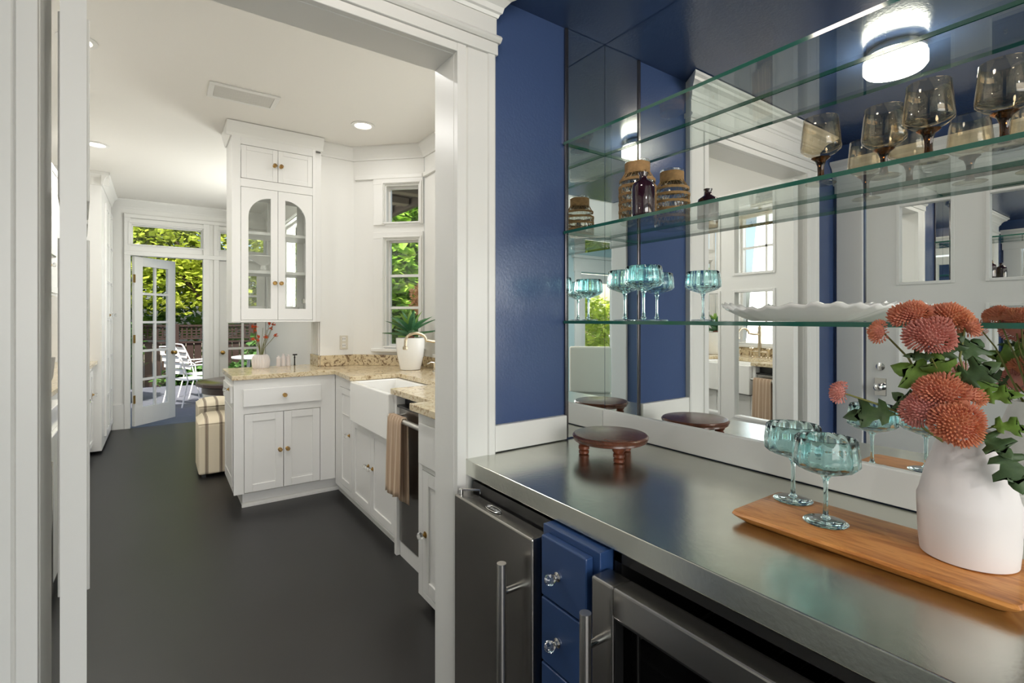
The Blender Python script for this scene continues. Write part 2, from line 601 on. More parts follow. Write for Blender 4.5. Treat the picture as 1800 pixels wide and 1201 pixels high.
def casing(fr, u_in, u_out, z0, z1, parent, sgn):
    # stepped casing: inner bead, groove, flat, back band
    b = MB()
    w_ = abs(u_out - u_in)
    prof = [(0.0, 0.022), (0.030, 0.022), (0.034, 0.014), (0.038, 0.020), (w_ - 0.030, 0.020), (w_ - 0.026, 0.025), (w_ - 0.006, 0.027), (w_, 0.022), (w_, 0.0), (0, 0)]
    k = len(prof)
    pts = [fr.p(u_in + sgn * a, n, z0) for a, n in prof] + [fr.p(u_in + sgn * a, n, z1) for a, n in prof]
    b._q(pts, [(i, (i + 1) % k, k + (i + 1) % k, k + i) for i in range(k)] + [tuple(range(k - 1, -1, -1)), tuple(range(k, 2 * k))])
    return b.build('casing', 'trim', parent)


casing(fe, JR + 0.001, 0.874, 0, 2.175, t, 1)
casing(fe, JL - 0.001, -0.334, 0, 2.175, t, -1)
b = MB()
b.fbox(fe, JL - 0.001, JR + 0.001, 0.0, 0.022, 2.141, 2.167)
b.fbox(fe, JL - 0.145, 0.879, 0.0, 0.030, 2.167, 2.2045)
b.build('header_board', 'trim', t, bevel=0.002)


def header(fr, u0, u1, zb, zt, parent, proj=0.06):
    hh = zt - zb
    MB().run(fr, u0 - 0.012, u1 + 0.012, [(0, zb), (0.034, zb), (0.040, zb + 0.006), (0.044, zb + 0.012), (0.040, zb + 0.018), (0.036, zb + 0.022), (0, zb + 0.022)]).build('header_bead', 'trim', parent)
    MB().fbox(fr, u0, u1, 0, 0.028, zb + 0.022, zt - 0.085).build('frieze', 'trim', parent)
    z = zt - 0.085
    pr = [(0, z), (0.032, z), (0.036, z + 0.010), (0.042, z + 0.014), (0.046, z + 0.030), (0.062, z + 0.048), (0.082, z + 0.056), (0.086, z + 0.066), (0.098, z + 0.072), (0.098, z + 0.083), (0, z + 0.083)]
    u = MB()
    k = len(pr)
    ring = []
    for n, zz in pr:
        ring.append(fr.p(u0 - max(n - 0.028, 0), n, zz))
    for n, zz in pr:
        ring.append(fr.p(u1 + max(n - 0.028, 0), n, zz))
    u._q(ring, [(i, (i + 1) % k, k + (i + 1) % k, k + i) for i in range(k)] + [tuple(range(k - 1, -1, -1)), tuple(range(k, 2 * k))])
    u.build('crown', 'trim', parent)


header(fe, -0.334, 0.874, 2.205, ZC - 0.002, t)
# kitchen side casing (plain)
fk = FYb(YK)
MB().fbox(fk, JR + 0.002, JR + 0.12, 0.0, 0.018, 0, 2.2).build('casing', 'trim', t)
MB().fbox(fk, JL - 0.12, JL - 0.002, 0.0, 0.018, 0, 2.2).build('casing', 'trim', t)
MB().fbox(fk, JL - 0.12, JR + 0.12, 0.0, 0.02, 2.2, 2.36).build('header_board', 'trim', t)


# swinging pantry door with mirrored panes ----------------------------
def paned_door(name, label, W, H, panes, rail_w, loc, rot, mat_p='mirror', kind='structure', th=0.042, cat='door', mat='trim', both=True):
    """local: u along +Y? build in local frame x=along width, y=thickness"""
    t = thing(name, label, cat, (0, 0, 0), kind=kind)
    fr = Fr((0, 0), (1, 0), (0, -1))
    b = MB().grid(fr, 0, W, 0, H, panes, -th / 2, th / 2)
    b.build('frame', mat, t)
    for p in panes:
        if mat_p == 'mirror':
            MB().fbox(fr, p[0] - 0.001, p[1] + 0.001, -0.004, 0.004, p[2] - 0.001, p[3] + 0.001).build('mirror_pane', 'mirror', t)
        else:
            MB().fbox(fr, p[0] - 0.001, p[1] + 0.001, -0.003, 0.003, p[2] - 0.001, p[3] + 0.001).build('pane', mat_p, t)
        for s in ((-1, 1) if both else (1,)):
            m = MB().frame(fr, p[0] - 0.016, p[1] + 0.016, p[2] - 0.016, p[3] + 0.016, min(s * th / 2, s * (th / 2 + 0.006)), max(s * th / 2, s * (th / 2 + 0.006)), 0.016)
            m.build('glazing_bead', mat, t, bevel=0.002)
    t.location = loc
    t.rotation_euler = (0, 0, rot)
    return t, fr


sw, frd = paned_door('door_1', 'white swinging pantry door standing open edge-on at the doorway, mirrored panes', 0.86, 2.10,
                     [(0.12, 0.37, 0.72, 1.48), (0.49, 0.74, 0.72, 1.48), (0.12, 0.37, 1.60, 1.98), (0.49, 0.74, 1.60, 1.98)], 0.12,
                     (-0.147, 1.372, 0.012), PI / 2 + math.radians(5.6))
MB().fbox(frd, 0.02, 0.84, -0.024, -0.021, 0.03, 0.22).build('kick_plate', 'trim', sw)
MB().fbox(frd, 0.02, 0.84, 0.021, 0.024, 0.03, 0.22).build('kick_plate', 'trim', sw)

# left wall door (seen in mirror)
ld, frl = paned_door('door_2', 'white closed door with mirrored panes on the side wall, seen in bar mirror', 0.90, 2.03,
                     [(0.16, 0.38, 1.52, 1.94), (0.53, 0.75, 1.52, 1.94), (0.16, 0.38, 1.07, 1.38), (0.53, 0.75, 1.07, 1.38)], 0.12,
                     (XL - 0.03, 1.19, 0.012), -PI / 2)
ld.rotation_euler = (0, 0, -PI / 2)
for zz, rr, nm in ((1.045, 0.022, 'keyhole_rosette'), (0.93, 0.02, 'knob')):
    for s in (1, -1):
        MB().lathe([(rr, 0), (rr * 1.05, 0.004), (rr * 0.6, 0.010), (rr * 0.5, 0.02), (rr * 0.9, 0.03), (rr * 1.1, 0.042), (rr * 0.7, 0.052), (0.001, 0.054)] if nm == 'knob' else [(rr, 0), (rr, 0.004), (rr * 0.4, 0.007), (0.001, 0.007)], frl.p(0.07, s * 0.021, zz), 18, (0, -s, 0)).build(nm, 'chrome', ld, smooth=40)
MB().fbox(frl, 0.04, 0.10, -0.026, -0.021, 0.88, 0.98).build('knob_plate', 'chrome', ld, bevel=0.003)
MB().fbox(frl, 0.04, 0.10, 0.021, 0.026, 0.88, 0.98).build('knob_plate', 'chrome', ld, bevel=0.003)
fl_ = FXp(XL)
t = thing('trim_2', 'white door casing with crown header on the side wall, seen in mirror', 'door trim', (XL, 0.74, 0), kind='structure')
MB().fbox(fl_, 1.20, 1.335, 0, 0.022, 0, 2.10).build('casing', 'trim', t, bevel=0.003)
MB().fbox(fl_, 0.145, 0.28, 0, 0.022, 0, 2.10).build('casing', 'trim', t, bevel=0.003)
MB().fbox(fl_, 0.13, 1.345, 0, 0.026, 2.06, 2.13).build('header_board', 'trim', t, bevel=0.003)
MB().run(fl_, 0.11, 1.35, [(0, 2.13), (0.03, 2.13), (0.038, 2.15), (0.036, 2.20), (0.05, 2.23), (0.075, 2.25), (0.075, 2.265), (0, 2.265)]).build('crown', 'trim', t)
# mirrors ------------------------------------------------------------
b = MB()
b.fbox(FXn(XM), -0.40, YE - 0.0065, -0.006, 0.0, 0.905, ZC - 0.002)
tag(b.build('wall_mirror', 'mirror'), 'large frameless mirror behind the glass shelves of the bar', 'mirror')
b = MB()
b.k = 0
b.fbox(FY(YE), 1.195, XM - 0.001, 0.0, 0.006, 0.905, ZC - 0.002)
o = thing('mirror_strip', 'narrow mirror strip on the navy end wall beside the big mirror', 'mirror', (1.28, YE, 0.905))
b.build('mirror_pane', 'mirror', o)
MB().fbox(FY(YE), 1.180, 1.1945, 0.0, 0.010, 0.905, ZC - 0.002).build('metal_edge', 'mirredge', o, bevel=0.002)
# backsplash boards --------------------------------------------------
t = thing('trim_3', 'white painted backsplash boards along the back of the steel counter', 'backsplash', (1.2, 1.0, 0.9), kind='structure')
MB().fbox(FY(YE), 0.8745, 1.178, 0.0, 0.020, 0.903, 0.988).build('side_board', 'trim', t, bevel=0.003)
MB().fbox(FXn(XM), -0.40, YE - 0.0075, 0.0005, 0.012, 0.903, 0.986).build('back_board', 'trim', t, bevel=0.003)

# ================================================================== BAR COUNTER
t = thing('bar_counter', 'brushed stainless steel bar countertop under the mirror', 'countertop', (1.07, 0.5, 0.852))
MB().box(0.766, XM - 0.0025, -0.42, YE - 0.0015, 0.852, 0.90).build('steel_top', 'steel', t, bevel=0.0025, seg=3)

t = thing('undercounter_fridge', 'stainless steel undercounter fridge with solid door beside the doorway', 'fridge', (0.9, 1.12, 0.0))
MB().box(0.772, 1.36, 0.932, 1.30, 0.02, 0.842).build('body', 'black', t)
d = MB().box(0.712, 0.765, 0.930, 1.308, 0.10, 0.812).build('door', 'steel2', t, bevel=0.004)
MB().box(0.7655, 0.771, 0.936, 1.302, 0.11, 0.806).build('gasket', 'black', d)
h = MB().tube([(0.668, 0.992, 0.16), (0.668, 0.992, 0.745)], 0.0115, 20)
h.build('handle', 'satin', d, smooth=50)
for zz in (0.675, 0.23):
    MB().tube([(0.668, 0.992, zz), (0.713, 0.992, zz)], 0.008, 14).build('handle_post', 'chrome', d, smooth=50)
MB().tube([(0.728, 1.296, 0.812), (0.728, 1.296, 0.822), (0.735, 1.292, 0.824), (0.772, 1.262, 0.824), (0.774, 1.26, 0.812)], 0.0035, 8).build('hinge_arm', 'chrome', t, smooth=50)
MB().lathe([(0.007, 0), (0.007, 0.014), (0.003, 0.016), (0.001, 0.016)], (0.728, 1.296, 0.8125), 12).build('hinge_pin', 'chrome', t, smooth=40)
bd = MB()
ring = [(0.738 + 0.012 * math.cos(a), 1.135 + 0.034 * math.sin(a)) for a in [2 * PI * i / 28 for i in range(28)]]
bd._q([(x, y, 0.8126) for x, y in ring] + [(x, y, 0.8145) for x, y in ring], [tuple(range(28, 56))] + [(i, (i + 1) % 28, 28 + (i + 1) % 28, 28 + i) for i in range(28)])
bo = bd.build('badge', 'black', d)
MB().tube([(x, y, 0.8145) for x, y in ring], 0.0009, 6, closed=True).build('badge_rim', 'chrome', d)
fc = bpy.data.curves.new('badge_text', 'FONT')
fc.body = 'U-LINE'
fc.size = 0.0125
fc.extrude = 0.0002
fc.align_x = 'CENTER'
fc.align_y = 'CENTER'
fo_ = bpy.data.objects.new('badge_curve', fc)
COL.objects.link(fo_)
bpy.context.view_layer.update()
fme = bpy.data.meshes.new_from_object(fo_.evaluated_get(bpy.context.evaluated_depsgraph_get()))
bpy.data.objects.remove(fo_)
fme.materials.clear()
fme.materials.append(M['logo'])
fo = bpy.data.objects.new('badge_text', fme)
COL.objects.link(fo)
fo.parent = d
fo.location = Vector((0.738, 1.128, 0.8148)) - ORG[t.name]
fo.rotation_euler = (0, 0, -PI / 2)
MB().lathe([(0.005, 0), (0.005, 0.0004)], (0.738, 1.158, 0.8146), 14).build('badge_dot', 'logo', d)

t = thing('drawer_stack', 'narrow navy blue drawer stack between the two steel fridges', 'drawers', (0.95, 0.815, 0.0))
MB().box(0.742, 1.36, 0.738, 0.9255, 0.05, 0.846).build('carcass', 'bluecab', t, bevel=0.002)
fd = FXn(0.742)
for z0, z1 in ((0.695, 0.832), (0.545, 0.690), (0.395, 0.540), (0.245, 0.390), (0.09, 0.24)):
    dr = MB().fbox(fd, 0.757, 0.905, 0.0005, 0.022, z0, z1).build('drawer', 'bluecab', t, bevel=0.003)
    knob(fd, 0.846, (z0 + z1) / 2 - 0.005, 0.0215, dr, r=0.0125, base='chrome', stem=0.012)

t = thing('wine_fridge', 'stainless steel undercounter wine fridge with glass door, nearest the camera', 'wine fridge', (0.9, 0.42, 0.0))
b = MB()
b.box(0.778, 1.36, 0.13, 0.15, 0.02, 0.845).box(0.778, 1.36, 0.712, 0.732, 0.02, 0.845).box(0.778, 1.36, 0.13, 0.732, 0.02, 0.05)
b.box(0.778, 1.36, 0.13, 0.732, 0.825, 0.845).box(1.34, 1.36, 0.13, 0.732, 0.02, 0.845)
b.build('body', 'black', t)
fw = FXn(0.765)
d = MB().frame(fw, 0.13, 0.733, 0.10, 0.812, 0.0, 0.053, 0.058, 0.058, 0.058).build('door', 'steel2', t, bevel=0.004)
MB().fbox(fw, 0.187, 0.676, 0.018, 0.026, 0.157, 0.755).build('glass_pane', 'darkglass', d)
MB().frame(fw, 0.184, 0.679, 0.154, 0.758, 0.027, 0.050, 0.008).build('glass_seal', 'black', d)
MB().tube([(0.668, 0.704, 0.16), (0.668, 0.704, 0.765)], 0.0115, 20).build('handle', 'satin', d, smooth=50)
for zz in (0.70, 0.23):
    MB().tube([(0.668, 0.704, zz), (0.713, 0.704, zz)], 0.008, 14).build('handle_post', 'chrome', d, smooth=50)
for i, zz in enumerate((0.22, 0.36, 0.50, 0.64)):
    b = MB()
    for k in range(10):
        y = 0.175 + k * 0.057
        b.tube([(0.80, y, zz), (1.32, y, zz)], 0.003, 6)
    b.tube([(0.80, 0.16, zz), (0.80, 0.70, zz)], 0.004, 6)
    b.build('wire_rack', 'satin', t, smooth=60)

# ================================================================== GLASS SHELVES
for z, lab in ((1.957, 'empty top glass shelf high across the bar mirror'), (1.641, 'middle glass shelf holding jars and smoky goblets'), (1.323, 'lowest glass shelf holding aqua coupes and white platter')):
    b = MB()
    b._q([(1.172, -0.40, z - 0.010), (XM - 0.002, -0.40, z - 0.010), (XM - 0.002, YE - 0.008, z - 0.010), (1.172, YE - 0.008, z - 0.010),
          (1.172, -0.40, z), (XM - 0.002, -0.40, z), (XM - 0.002, YE - 0.008, z), (1.172, YE - 0.008, z)], [(0, 3, 2, 1), (4, 5, 6, 7)])
    b.k = 1
    n0 = len(b.v)
    b.f += [(0, 1, 5, 4), (1, 2, 6, 5), (2, 3, 7, 6), (3, 0, 4, 7)]
    b.m += [1] * 4
    tag(b.build('glass_shelf', ['shelfglass', 'shelfedge']), lab, 'shelf', 'glass shelves of the bar')

# ================================================================== KITCHEN SHELL
ZK = 2.77
YD = 7.62       # nook door wall
XR = 1.79       # kitchen right wall
YB = 4.25       # back wall segment
struct('ceiling_kitchen', 'plain white kitchen ceiling', 'ceiling', MB().box(-1.35, 2.0, YE + 0.06, YD + 0.12, ZK, ZK + 0.06), 'ceilw')
# right wall with two windows
fr_r = FXn(XR)
b = MB()
WIN = [(1.95, 2.72), (2.84, 3.50)]
b.fbox(fr_r, YK, 3.80, -0.14, 0, 0, 1.06)
b.fbox(fr_r, YK, 3.80, -0.14, 0, 2.46, ZK)
b.fbox(fr_r, YK, 1.95, -0.14, 0, 1.06, 2.46)
b.fbox(fr_r, 2.72, 2.84, -0.14, 0, 1.06, 2.46)
b.fbox(fr_r, 3.50, 3.80, -0.14, 0, 1.06, 2.46)
struct('wall_sink', 'white kitchen wall with windows over the sink', 'wall', b, 'wallw')
# angled bay wall
fa = Fr((1.345, YB), (1, -1), (-1, -1))
LA = 0.629
GU0, GU1 = 0.285, 0.590
b = MB()
b.fbox(fa, 0, GU0, -0.14, 0, 0, ZK)
b.fbox(fa, GU1, LA, -0.14, 0, 0, ZK)
b.fbox(fa, GU0, GU1, -0.14, 0, 0, 1.09)
b.fbox(fa, GU0, GU1, -0.14, 0, 2.00, 2.125)
b.fbox(fa, GU0, GU1, -0.14, 0, 2.455, ZK)
struct('wall_bay', 'white angled bay wall with tall narrow window behind the potted agave', 'wall', b, 'wallw')
# back wall stub (between peninsula opening and bay)
b = MB().box(1.07, 1.345, YB, 4.68, 0, ZK)
struct('wall_back', 'short white kitchen wall with outlet beside glass cabinet', 'wall', b, 'wallw')
# header beam above peninsula opening up to ceiling (above cabinet)
# nook walls
struct('wall_nook', 'white breakfast nook wall seen behind peninsula counter', 'wall', MB().grid(FXn(1.20), 4.68, YD, 0, ZK, [(5.05, 6.55, 1.38, 2.44)], -0.16, 0), 'wallw')
b = MB()
b.box(-1.35, -1.2, YK, YD, 0, ZK)
struct('wall_cabinets', 'white kitchen wall behind the left cabinet run', 'wall', b, 'wallw')
# door wall
fd_ = FY(YD)
b = MB()
b.fbox(fd_, -1.35, -0.295, -0.14, 0, 0, ZK)
b.fbox(fd_, 0.457, 0.636, -0.14, 0, 0, ZK)
b.fbox(fd_, 1.20, 1.36, -0.14, 0, 0, ZK)
b.fbox(fd_, -0.295, 0.457, -0.14, 0, 2.49, ZK)
b.fbox(fd_, 0.636, 1.20, -0.14, 0, 2.49, ZK)
b.fbox(fd_, -0.295, 0.457, -0.14, 0, 2.105, 2.225)
b.fbox(fd_, 0.636, 1.20, -0.14, 0, 2.105, 2.225)
struct('wall_doors', 'white far wall with French doors and transom windows to the deck', 'wall', b, 'wallw')

# crown mouldings
cr = [(0, ZK - 0.105), (0.010, ZK - 0.105), (0.014, ZK - 0.09), (0.03, ZK - 0.065), (0.058, ZK - 0.028), (0.066, ZK - 0.012), (0.066, ZK), (0, ZK)]
t = thing('trim_4', 'white crown moulding around the kitchen ceiling', 'crown moulding', (1.3, 4.2, ZK), kind='structure')
MB().run(FY(YB), 1.07, 1.36, cr).build('crown_run', 'trim', t)
MB().run(fa, -0.01, LA + 0.01, cr, 0.414, -0.414).build('crown_run', 'trim', t)
MB().run(fr_r, YK, 3.81, cr, 0, -0.414).build('crown_run', 'trim', t)
MB().run(FY(YD), -1.2, 1.20, cr).build('crown_run', 'trim', t)
MB().run(FXn(1.20), 4.68, YD, cr).build('crown_run', 'trim', t)
# baseboards
t = thing('baseboard_far', 'white baseboard under the far wall beside the French door', 'baseboard', (-0.6, YD, 0), kind='structure')
MB().fbox(fd_, -0.47, -0.34, 0, 0.016, 0, 0.30).build('board', 'trim', t, bevel=0.003)
MB().fbox(fd_, 0.50, 0.60, 0, 0.012, 0, 0.30).build('board', 'trim', t, bevel=0.003)


def window(name, label, fr, u0, u1, z0, z1, hb=(), vb=(), cas=0.09, n_in=-0.05, sash=0.035, sill=True, glass='paneglass', caslr=None):
    t = thing(name, label, 'window', tuple(fr.p((u0 + u1) / 2, 0, z0)), kind='structure')
    ca, cb = caslr or (cas, cas)
    MB().frame(fr, u0, u1, z0, z1, n_in - 0.03, n_in, sash).build('sash', 'trim', t, bevel=0.002)
    b = MB().frame(fr, u0 - 0.002, u1 + 0.002, z0 - 0.002, z1 + 0.002, n_in, 0.002, 0.014)
    b.build('reveal', 'trim', t)
    MB().fbox(fr, u0 + sash, u1 - sash, n_in - 0.018, n_in - 0.014, z0 + sash, z1 - sash).build('pane', glass, t)
    for z in hb:
        MB().fbox(fr, u0 + sash, u1 - sash, n_in - 0.028, n_in - 0.002, z - 0.011, z + 0.011).build('glazing_bar', 'trim', t)
    for u in vb:
        MB().fbox(fr, u - 0.011, u + 0.011, n_in - 0.028, n_in - 0.002, z0 + sash, z1 - sash).build('glazing_bar', 'trim', t)
    MB().fbox(fr, u0 - ca, u0, 0, 0.016, z0 - 0.01, z1 + 0.01).build('casing', 'trim', t, bevel=0.003)
    MB().fbox(fr, u1, u1 + cb, 0, 0.016, z0 - 0.01, z1 + 0.01).build('casing', 'trim', t, bevel=0.003)
    MB().fbox(fr, u0 - ca, u1 + cb, 0, 0.018, z1 + 0.0, z1 + 0.055).build('head_casing', 'trim', t, bevel=0.003)
    MB().frame(fr, u0 - 0.022, u1 + 0.022, z0 - 0.001, z1 + 0.02, 0.016, 0.026, 0.014).build('casing_bead', 'trim', t, bevel=0.003)
    if sill:
        MB().fbox(fr, u0 - ca - 0.01, u1 + cb + 0.01, 0, 0.045, z0 - 0.035, z0 - 0.008).build('sill', 'trim', t, bevel=0.004)
    return t


wt = window('window_1', 'tall narrow bay window with two glazing bars behind the agave', fa, GU0, GU1 , 1.09, 2.00, hb=(1.694, 1.423), sash=0.026, caslr=(0.10, 0.034))
MB().fbox(fa, GU0 - 0.03, GU0 - 0.008, 0.026, 0.034, 1.66, 1.73).build('latch', 'trim', wt, bevel=0.002)
window('window_2', 'small square transom window above the bay window', fa, GU0, GU1, 2.125, 2.455, sash=0.028, sill=False, caslr=(0.10, 0.034))
b = MB().fbox(fa, 0.02, LA - 0.01, 0.0, 0.022, 2.50, 2.535)
b.fbox(fr_r, YK, 3.79, 0.0, 0.022, 2.50, 2.535)
o = b.build('trim_5', 'trim', bevel=0.004)
tag(o, 'white picture rail over the kitchen windows', 'picture rail', None, 'structure')
window('window_3', 'kitchen window over the dishwasher', fr_r, 1.95, 2.72, 1.06, 2.46, hb=(1.40, 1.75, 2.10), vb=(2.335,), cas=0.06)
window('window_4', 'kitchen window over the farmhouse sink', fr_r, 2.84, 3.50, 1.06, 2.46, hb=(1.40, 1.75, 2.10), vb=(3.17,), cas=0.06)
window('window_5', 'wide transom window above the open French door', fd_, -0.295, 0.457, 2.225, 2.49, sash=0.024, sill=False, cas=0.045)
window('window_6', 'second transom window right of the first, above the closed French door', fd_, 0.636, 1.20, 2.225, 2.49, sash=0.024, sill=False, cas=0.045)

window('added_nook_window', 'added nook window for extra light, behind the glass cabinet', FXn(1.20), 5.05, 6.55, 1.38, 2.44, vb=(5.42, 5.8, 6.18), cas=0.06)  # invented window, put here so the fill lamp outside can light the nook
# French doors ---------------------------------------------------------
def fr_panes(W, H, cols, rows, st, bot, top, mun):
    out = []
    pw = (W - 2 * st - (cols - 1) * mun) / cols
    ph = (H - bot - top - (rows - 1) * mun) / rows
    for i in range(cols):
        for j in range(rows):
            u = st + i * (pw + mun)
            z = bot + j * (ph + mun)
            out.append((u, u + pw, z, z + ph))
    return out


def french(name, label, W, H, cols, rows, st, bot, top, loc, rot):
    t = thing(name, label, 'door', (0, 0, 0), kind='structure')
    fr = Fr((0, 0), (1, 0), (0, -1))
    th = 0.04
    MB().frame(fr, 0, W, 0, H, -th / 2, th / 2, st, top, bot).build('frame', 'trim', t, bevel=0.003)
    ps = fr_panes(W, H, cols, rows, st, bot, top, 0.03)
    for i in range(1, cols):
        u = ps[i * rows][0]
        MB().fbox(fr, u - 0.03, u, -0.014, 0.014, bot, H - top).build('glazing_bar', 'trim', t, bevel=0.004)
    for j in range(1, rows):
        z = ps[j][2]
        for i in range(cols):
            p = ps[i * rows]
            MB().fbox(fr, p[0], p[1], -0.014, 0.014, z - 0.03, z).build('glazing_bar', 'trim', t, bevel=0.004)
    for p in ps:
        MB().fbox(fr, p[0], p[1], -0.003, 0.003, p[2], p[3]).build('pane', 'paneglass', t)
    t.location = loc
    t.rotation_euler = (0, 0, rot)
    return t, fr


ft, ff = french('door_3', 'white French door leaf with ten panes standing open to the deck', 0.62, 2.085, 2, 5, 0.115, 0.22, 0.115, (-0.268, YD + 0.04, 0.012), math.radians(47))
for z in (0.28, 1.02, 1.76):
    MB().fbox(ff, -0.022, 0.006, 0.0215, 0.026, z, z + 0.10).build('hinge', 'brass', ft)
for s in (1, -1):
    MB().lathe([(0.025, 0), (0.025, 0.006), (0.010, 0.010), (0.010, 0.03), (0.024, 0.04), (0.026, 0.052), (0.012, 0.062), (0.001, 0.063)], ff.p(0.57, s * 0.02, 0.87), 16, (0, -s, 0)).build('door_knob', 'brass', ft, smooth=40)
gt, gf = french('door_4', 'closed white French door beside the open leaf, behind the glass cabinet', 0.555, 2.085, 2, 5, 0.105, 0.22, 0.115, (0.64, YD + 0.05, 0.012), 0)
MB().lathe([(0.024, 0), (0.024, 0.006), (0.010, 0.010), (0.010, 0.03), (0.024, 0.04), (0.026, 0.052), (0.012, 0.062), (0.001, 0.063)], gf.p(0.04, 0.02, 0.87), 16, (0, -1, 0)).build('door_knob', 'brass', gt, smooth=40)
# door casings
t = thing('trim_6', 'white casing posts around the French doors', 'door trim', (0.5, YD, 0), kind='structure')
MB().fbox(fd_, -0.355, -0.295, 0, 0.022, 0, 2.56).build('casing', 'trim', t, bevel=0.004)
MB().fbox(fd_, 0.457, 0.53, 0, 0.022, 0, 2.56).build('casing', 'trim', t, bevel=0.004)
MB().fbox(fd_, 0.575, 0.636, 0, 0.022, 0, 2.56).build('casing', 'trim', t, bevel=0.004)
MB().fbox(fd_, -0.355, 1.20, 0, 0.028, 2.10, 2.155).build('transom_rail', 'trim', t, bevel=0.004)
MB().fbox(fd_, -0.355, 1.20, 0, 0.028, 2.555, 2.60).build('head_rail', 'trim', t, bevel=0.004)

# ================================================================== KITCHEN CABINETS
CT = 0.938
# peninsula -----------------------------------------------------------
YP = 3.915
fp = FY(YP)
t = thing('peninsula_cabinet', 'white peninsula base cabinet with one drawer over two doors', 'cabinet', (0.76, 4.2, 0))
b = MB().box(0.415, 1.06, YP + 0.024, 4.50, 0.118, CT - 0.033)
b.box(1.06, 1.098, YP + 0.024, 4.24, 0.118, CT - 0.033)
b.build('carcass', 'cab', t)
MB().grid(fp, 0.415, 1.098, 0.110, CT - 0.033, [(0.476, 0.989, 0.1105, 0.664)], -0.0235, 0.0).build('face_frame', 'cab', t, bevel=0.0015)
MB().box(0.475, 1.06, 3.978, 4.45, 0.0, 0.118).box(1.06, 1.149, 3.978, 4.20, 0.0, 0.118).build('toe_kick', 'cab', t)
MB().run(FY(3.978), 0.47, 1.165, [(0, 0), (0.016, 0), (0.016, 0.018), (0.008, 0.03), (0, 0.03)]).build('base_shoe', 'trim', t)
dr = MB().fbox(fp, 0.470, 0.993, 0.0005, 0.018, 0.715, 0.838).build('drawer', 'cab', t, bevel=0.004)
knob(fp, 0.735, 0.782, 0.0175, dr)
d1 = shaker(fp, 0.4795, 0.7305, 0.114, 0.6605, 0.001, t, th=0.020, rec=0.008)
d2 = shaker(fp, 0.7345, 0.9855, 0.114, 0.6605, 0.001, t, th=0.020, rec=0.008)
knob(fp, 0.706, 0.39, 0.001, d1)
knob(fp, 0.757, 0.39, 0.001, d2)
fpe = FXn(0.415)
ed = shaker(fpe, 3.96, 4.44, 0.16, 0.70, 0.006, t, name='end_panel', th=0.005, rec=0.003)
e2 = MB().fbox(fpe, 3.96, 4.44, 0.0005, 0.016, 0.74, 0.86).build('end_drawer', 'cab', t, bevel=0.003)
knob(fpe, 4.05, 0.83, 0.0155, e2)

t = thing('peninsula_worktop', 'polished beige granite peninsula and sink run worktop in an L shape', 'worktop', (0.9, 4.0, CT - 0.033))
poly = [(0.400, 3.888), (1.085, 3.888), (1.052, 3.40), (1.40, 3.40), (1.40, 2.70), (1.062, 2.70), (1.062, 2.172), (1.775, 2.172), (1.775, 3.80), (1.34, 4.238), (1.066, 4.238), (1.066, 4.535), (0.400, 4.535)]
b = MB()
k = len(poly)
b._q([(x, y, CT - 0.032) for x, y in poly] + [(x, y, CT) for x, y in poly], [tuple(range(k - 1, -1, -1)), tuple(range(k, 2 * k))] + [(i, (i + 1) % k, k + (i + 1) % k, k + i) for i in range(k)])
b.build('slab', 'granite', t, bevel=0.003)
MB().fbox(FY(YB), 1.07, 1.352, 0.001, 0.022, CT + 0.0005, 1.028).build('splash_panel', 'granite_dark', t, bevel=0.002)
MB().fbox(fa, 0.012, LA - 0.012, 0.001, 0.022, CT + 0.0005, 1.028).build('splash_panel', 'granite_dark', t, bevel=0.002)
MB().fbox(fr_r, 2.18, 3.79, 0.001, 0.022, CT + 0.0005, 1.022).build('splash_panel', 'granite_dark', t, bevel=0.002)
MB().fbox(FXn(1.07), 4.252, 4.53, 0.001, 0.012, CT + 0.0005, 1.028).build('splash_panel', 'granite', t, bevel=0.002)

# fluted pilaster under upper cabinet
t = thing('fluted_pilaster', 'white fluted pilaster between peninsula counter and upper cabinet', 'pilaster', (1.07, 4.4, 1.03))
for i in range(5):
    y0 = 4.262 + i * 0.056
    MB().fbox(FXn(1.07), y0, y0 + 0.042, 0.001, 0.010, 1.031, 1.303).build('flute', 'trim', t, bevel=0.003)

# sink cabinet --------------------------------------------------------
XF = 1.10
fs = FXn(XF)
t = thing('sink_cabinet', 'white base cabinet with two doors under the farmhouse sink', 'cabinet', (1.4, 3.2, 0))
b = MB().box(XF + 0.024, 1.77, 2.70, 3.79, 0.075, 0.63)
b.box(XF + 0.024, 1.77, 3.50, 3.79, 0.63, CT - 0.034)
b.box(1.42, 1.77, 2.70, 3.50, 0.63, CT - 0.034)
b.box(XF + 0.024, 1.55, 3.79, 3.91, 0.075, CT - 0.034)
b.build('carcass', 'cab', t)
MB().grid(fs, 2.70, 3.914, 0.070, 0.632, [(2.731, 3.494, 0.080, 0.6315), (3.526, 3.794, 0.105, 0.6315)], -0.0235, 0.0).grid(fs, 3.502, 3.914, 0.6321, CT - 0.034, [(3.526, 3.794, 0.6322, 0.826)], -0.0235, 0.0).build('face_frame', 'cab', t, bevel=0.0015)
MB().box(1.15, 1.70, 2.70, 3.85, 0.0, 0.075).build('toe_kick', 'cab', t)
MB().run(FXn(1.15), 2.70, 3.96, [(0, 0), (0.014, 0), (0.014, 0.02), (0, 0.03)]).build('base_shoe', 'trim', t)
nd = shaker(fs, 3.5295, 3.7905, 0.1085, 0.8225, 0.001, t, th=0.020, rail=0.045, rec=0.008)
knob(fs, 3.565, 0.50, 0.001, nd)
sd1 = shaker(fs, 3.1285, 3.4905, 0.0835, 0.628, 0.001, t, th=0.020, rail=0.05, rec=0.008)
sd2 = shaker(fs, 2.7345, 3.1245, 0.0835, 0.628, 0.001, t, th=0.020, rail=0.05, rec=0.008)
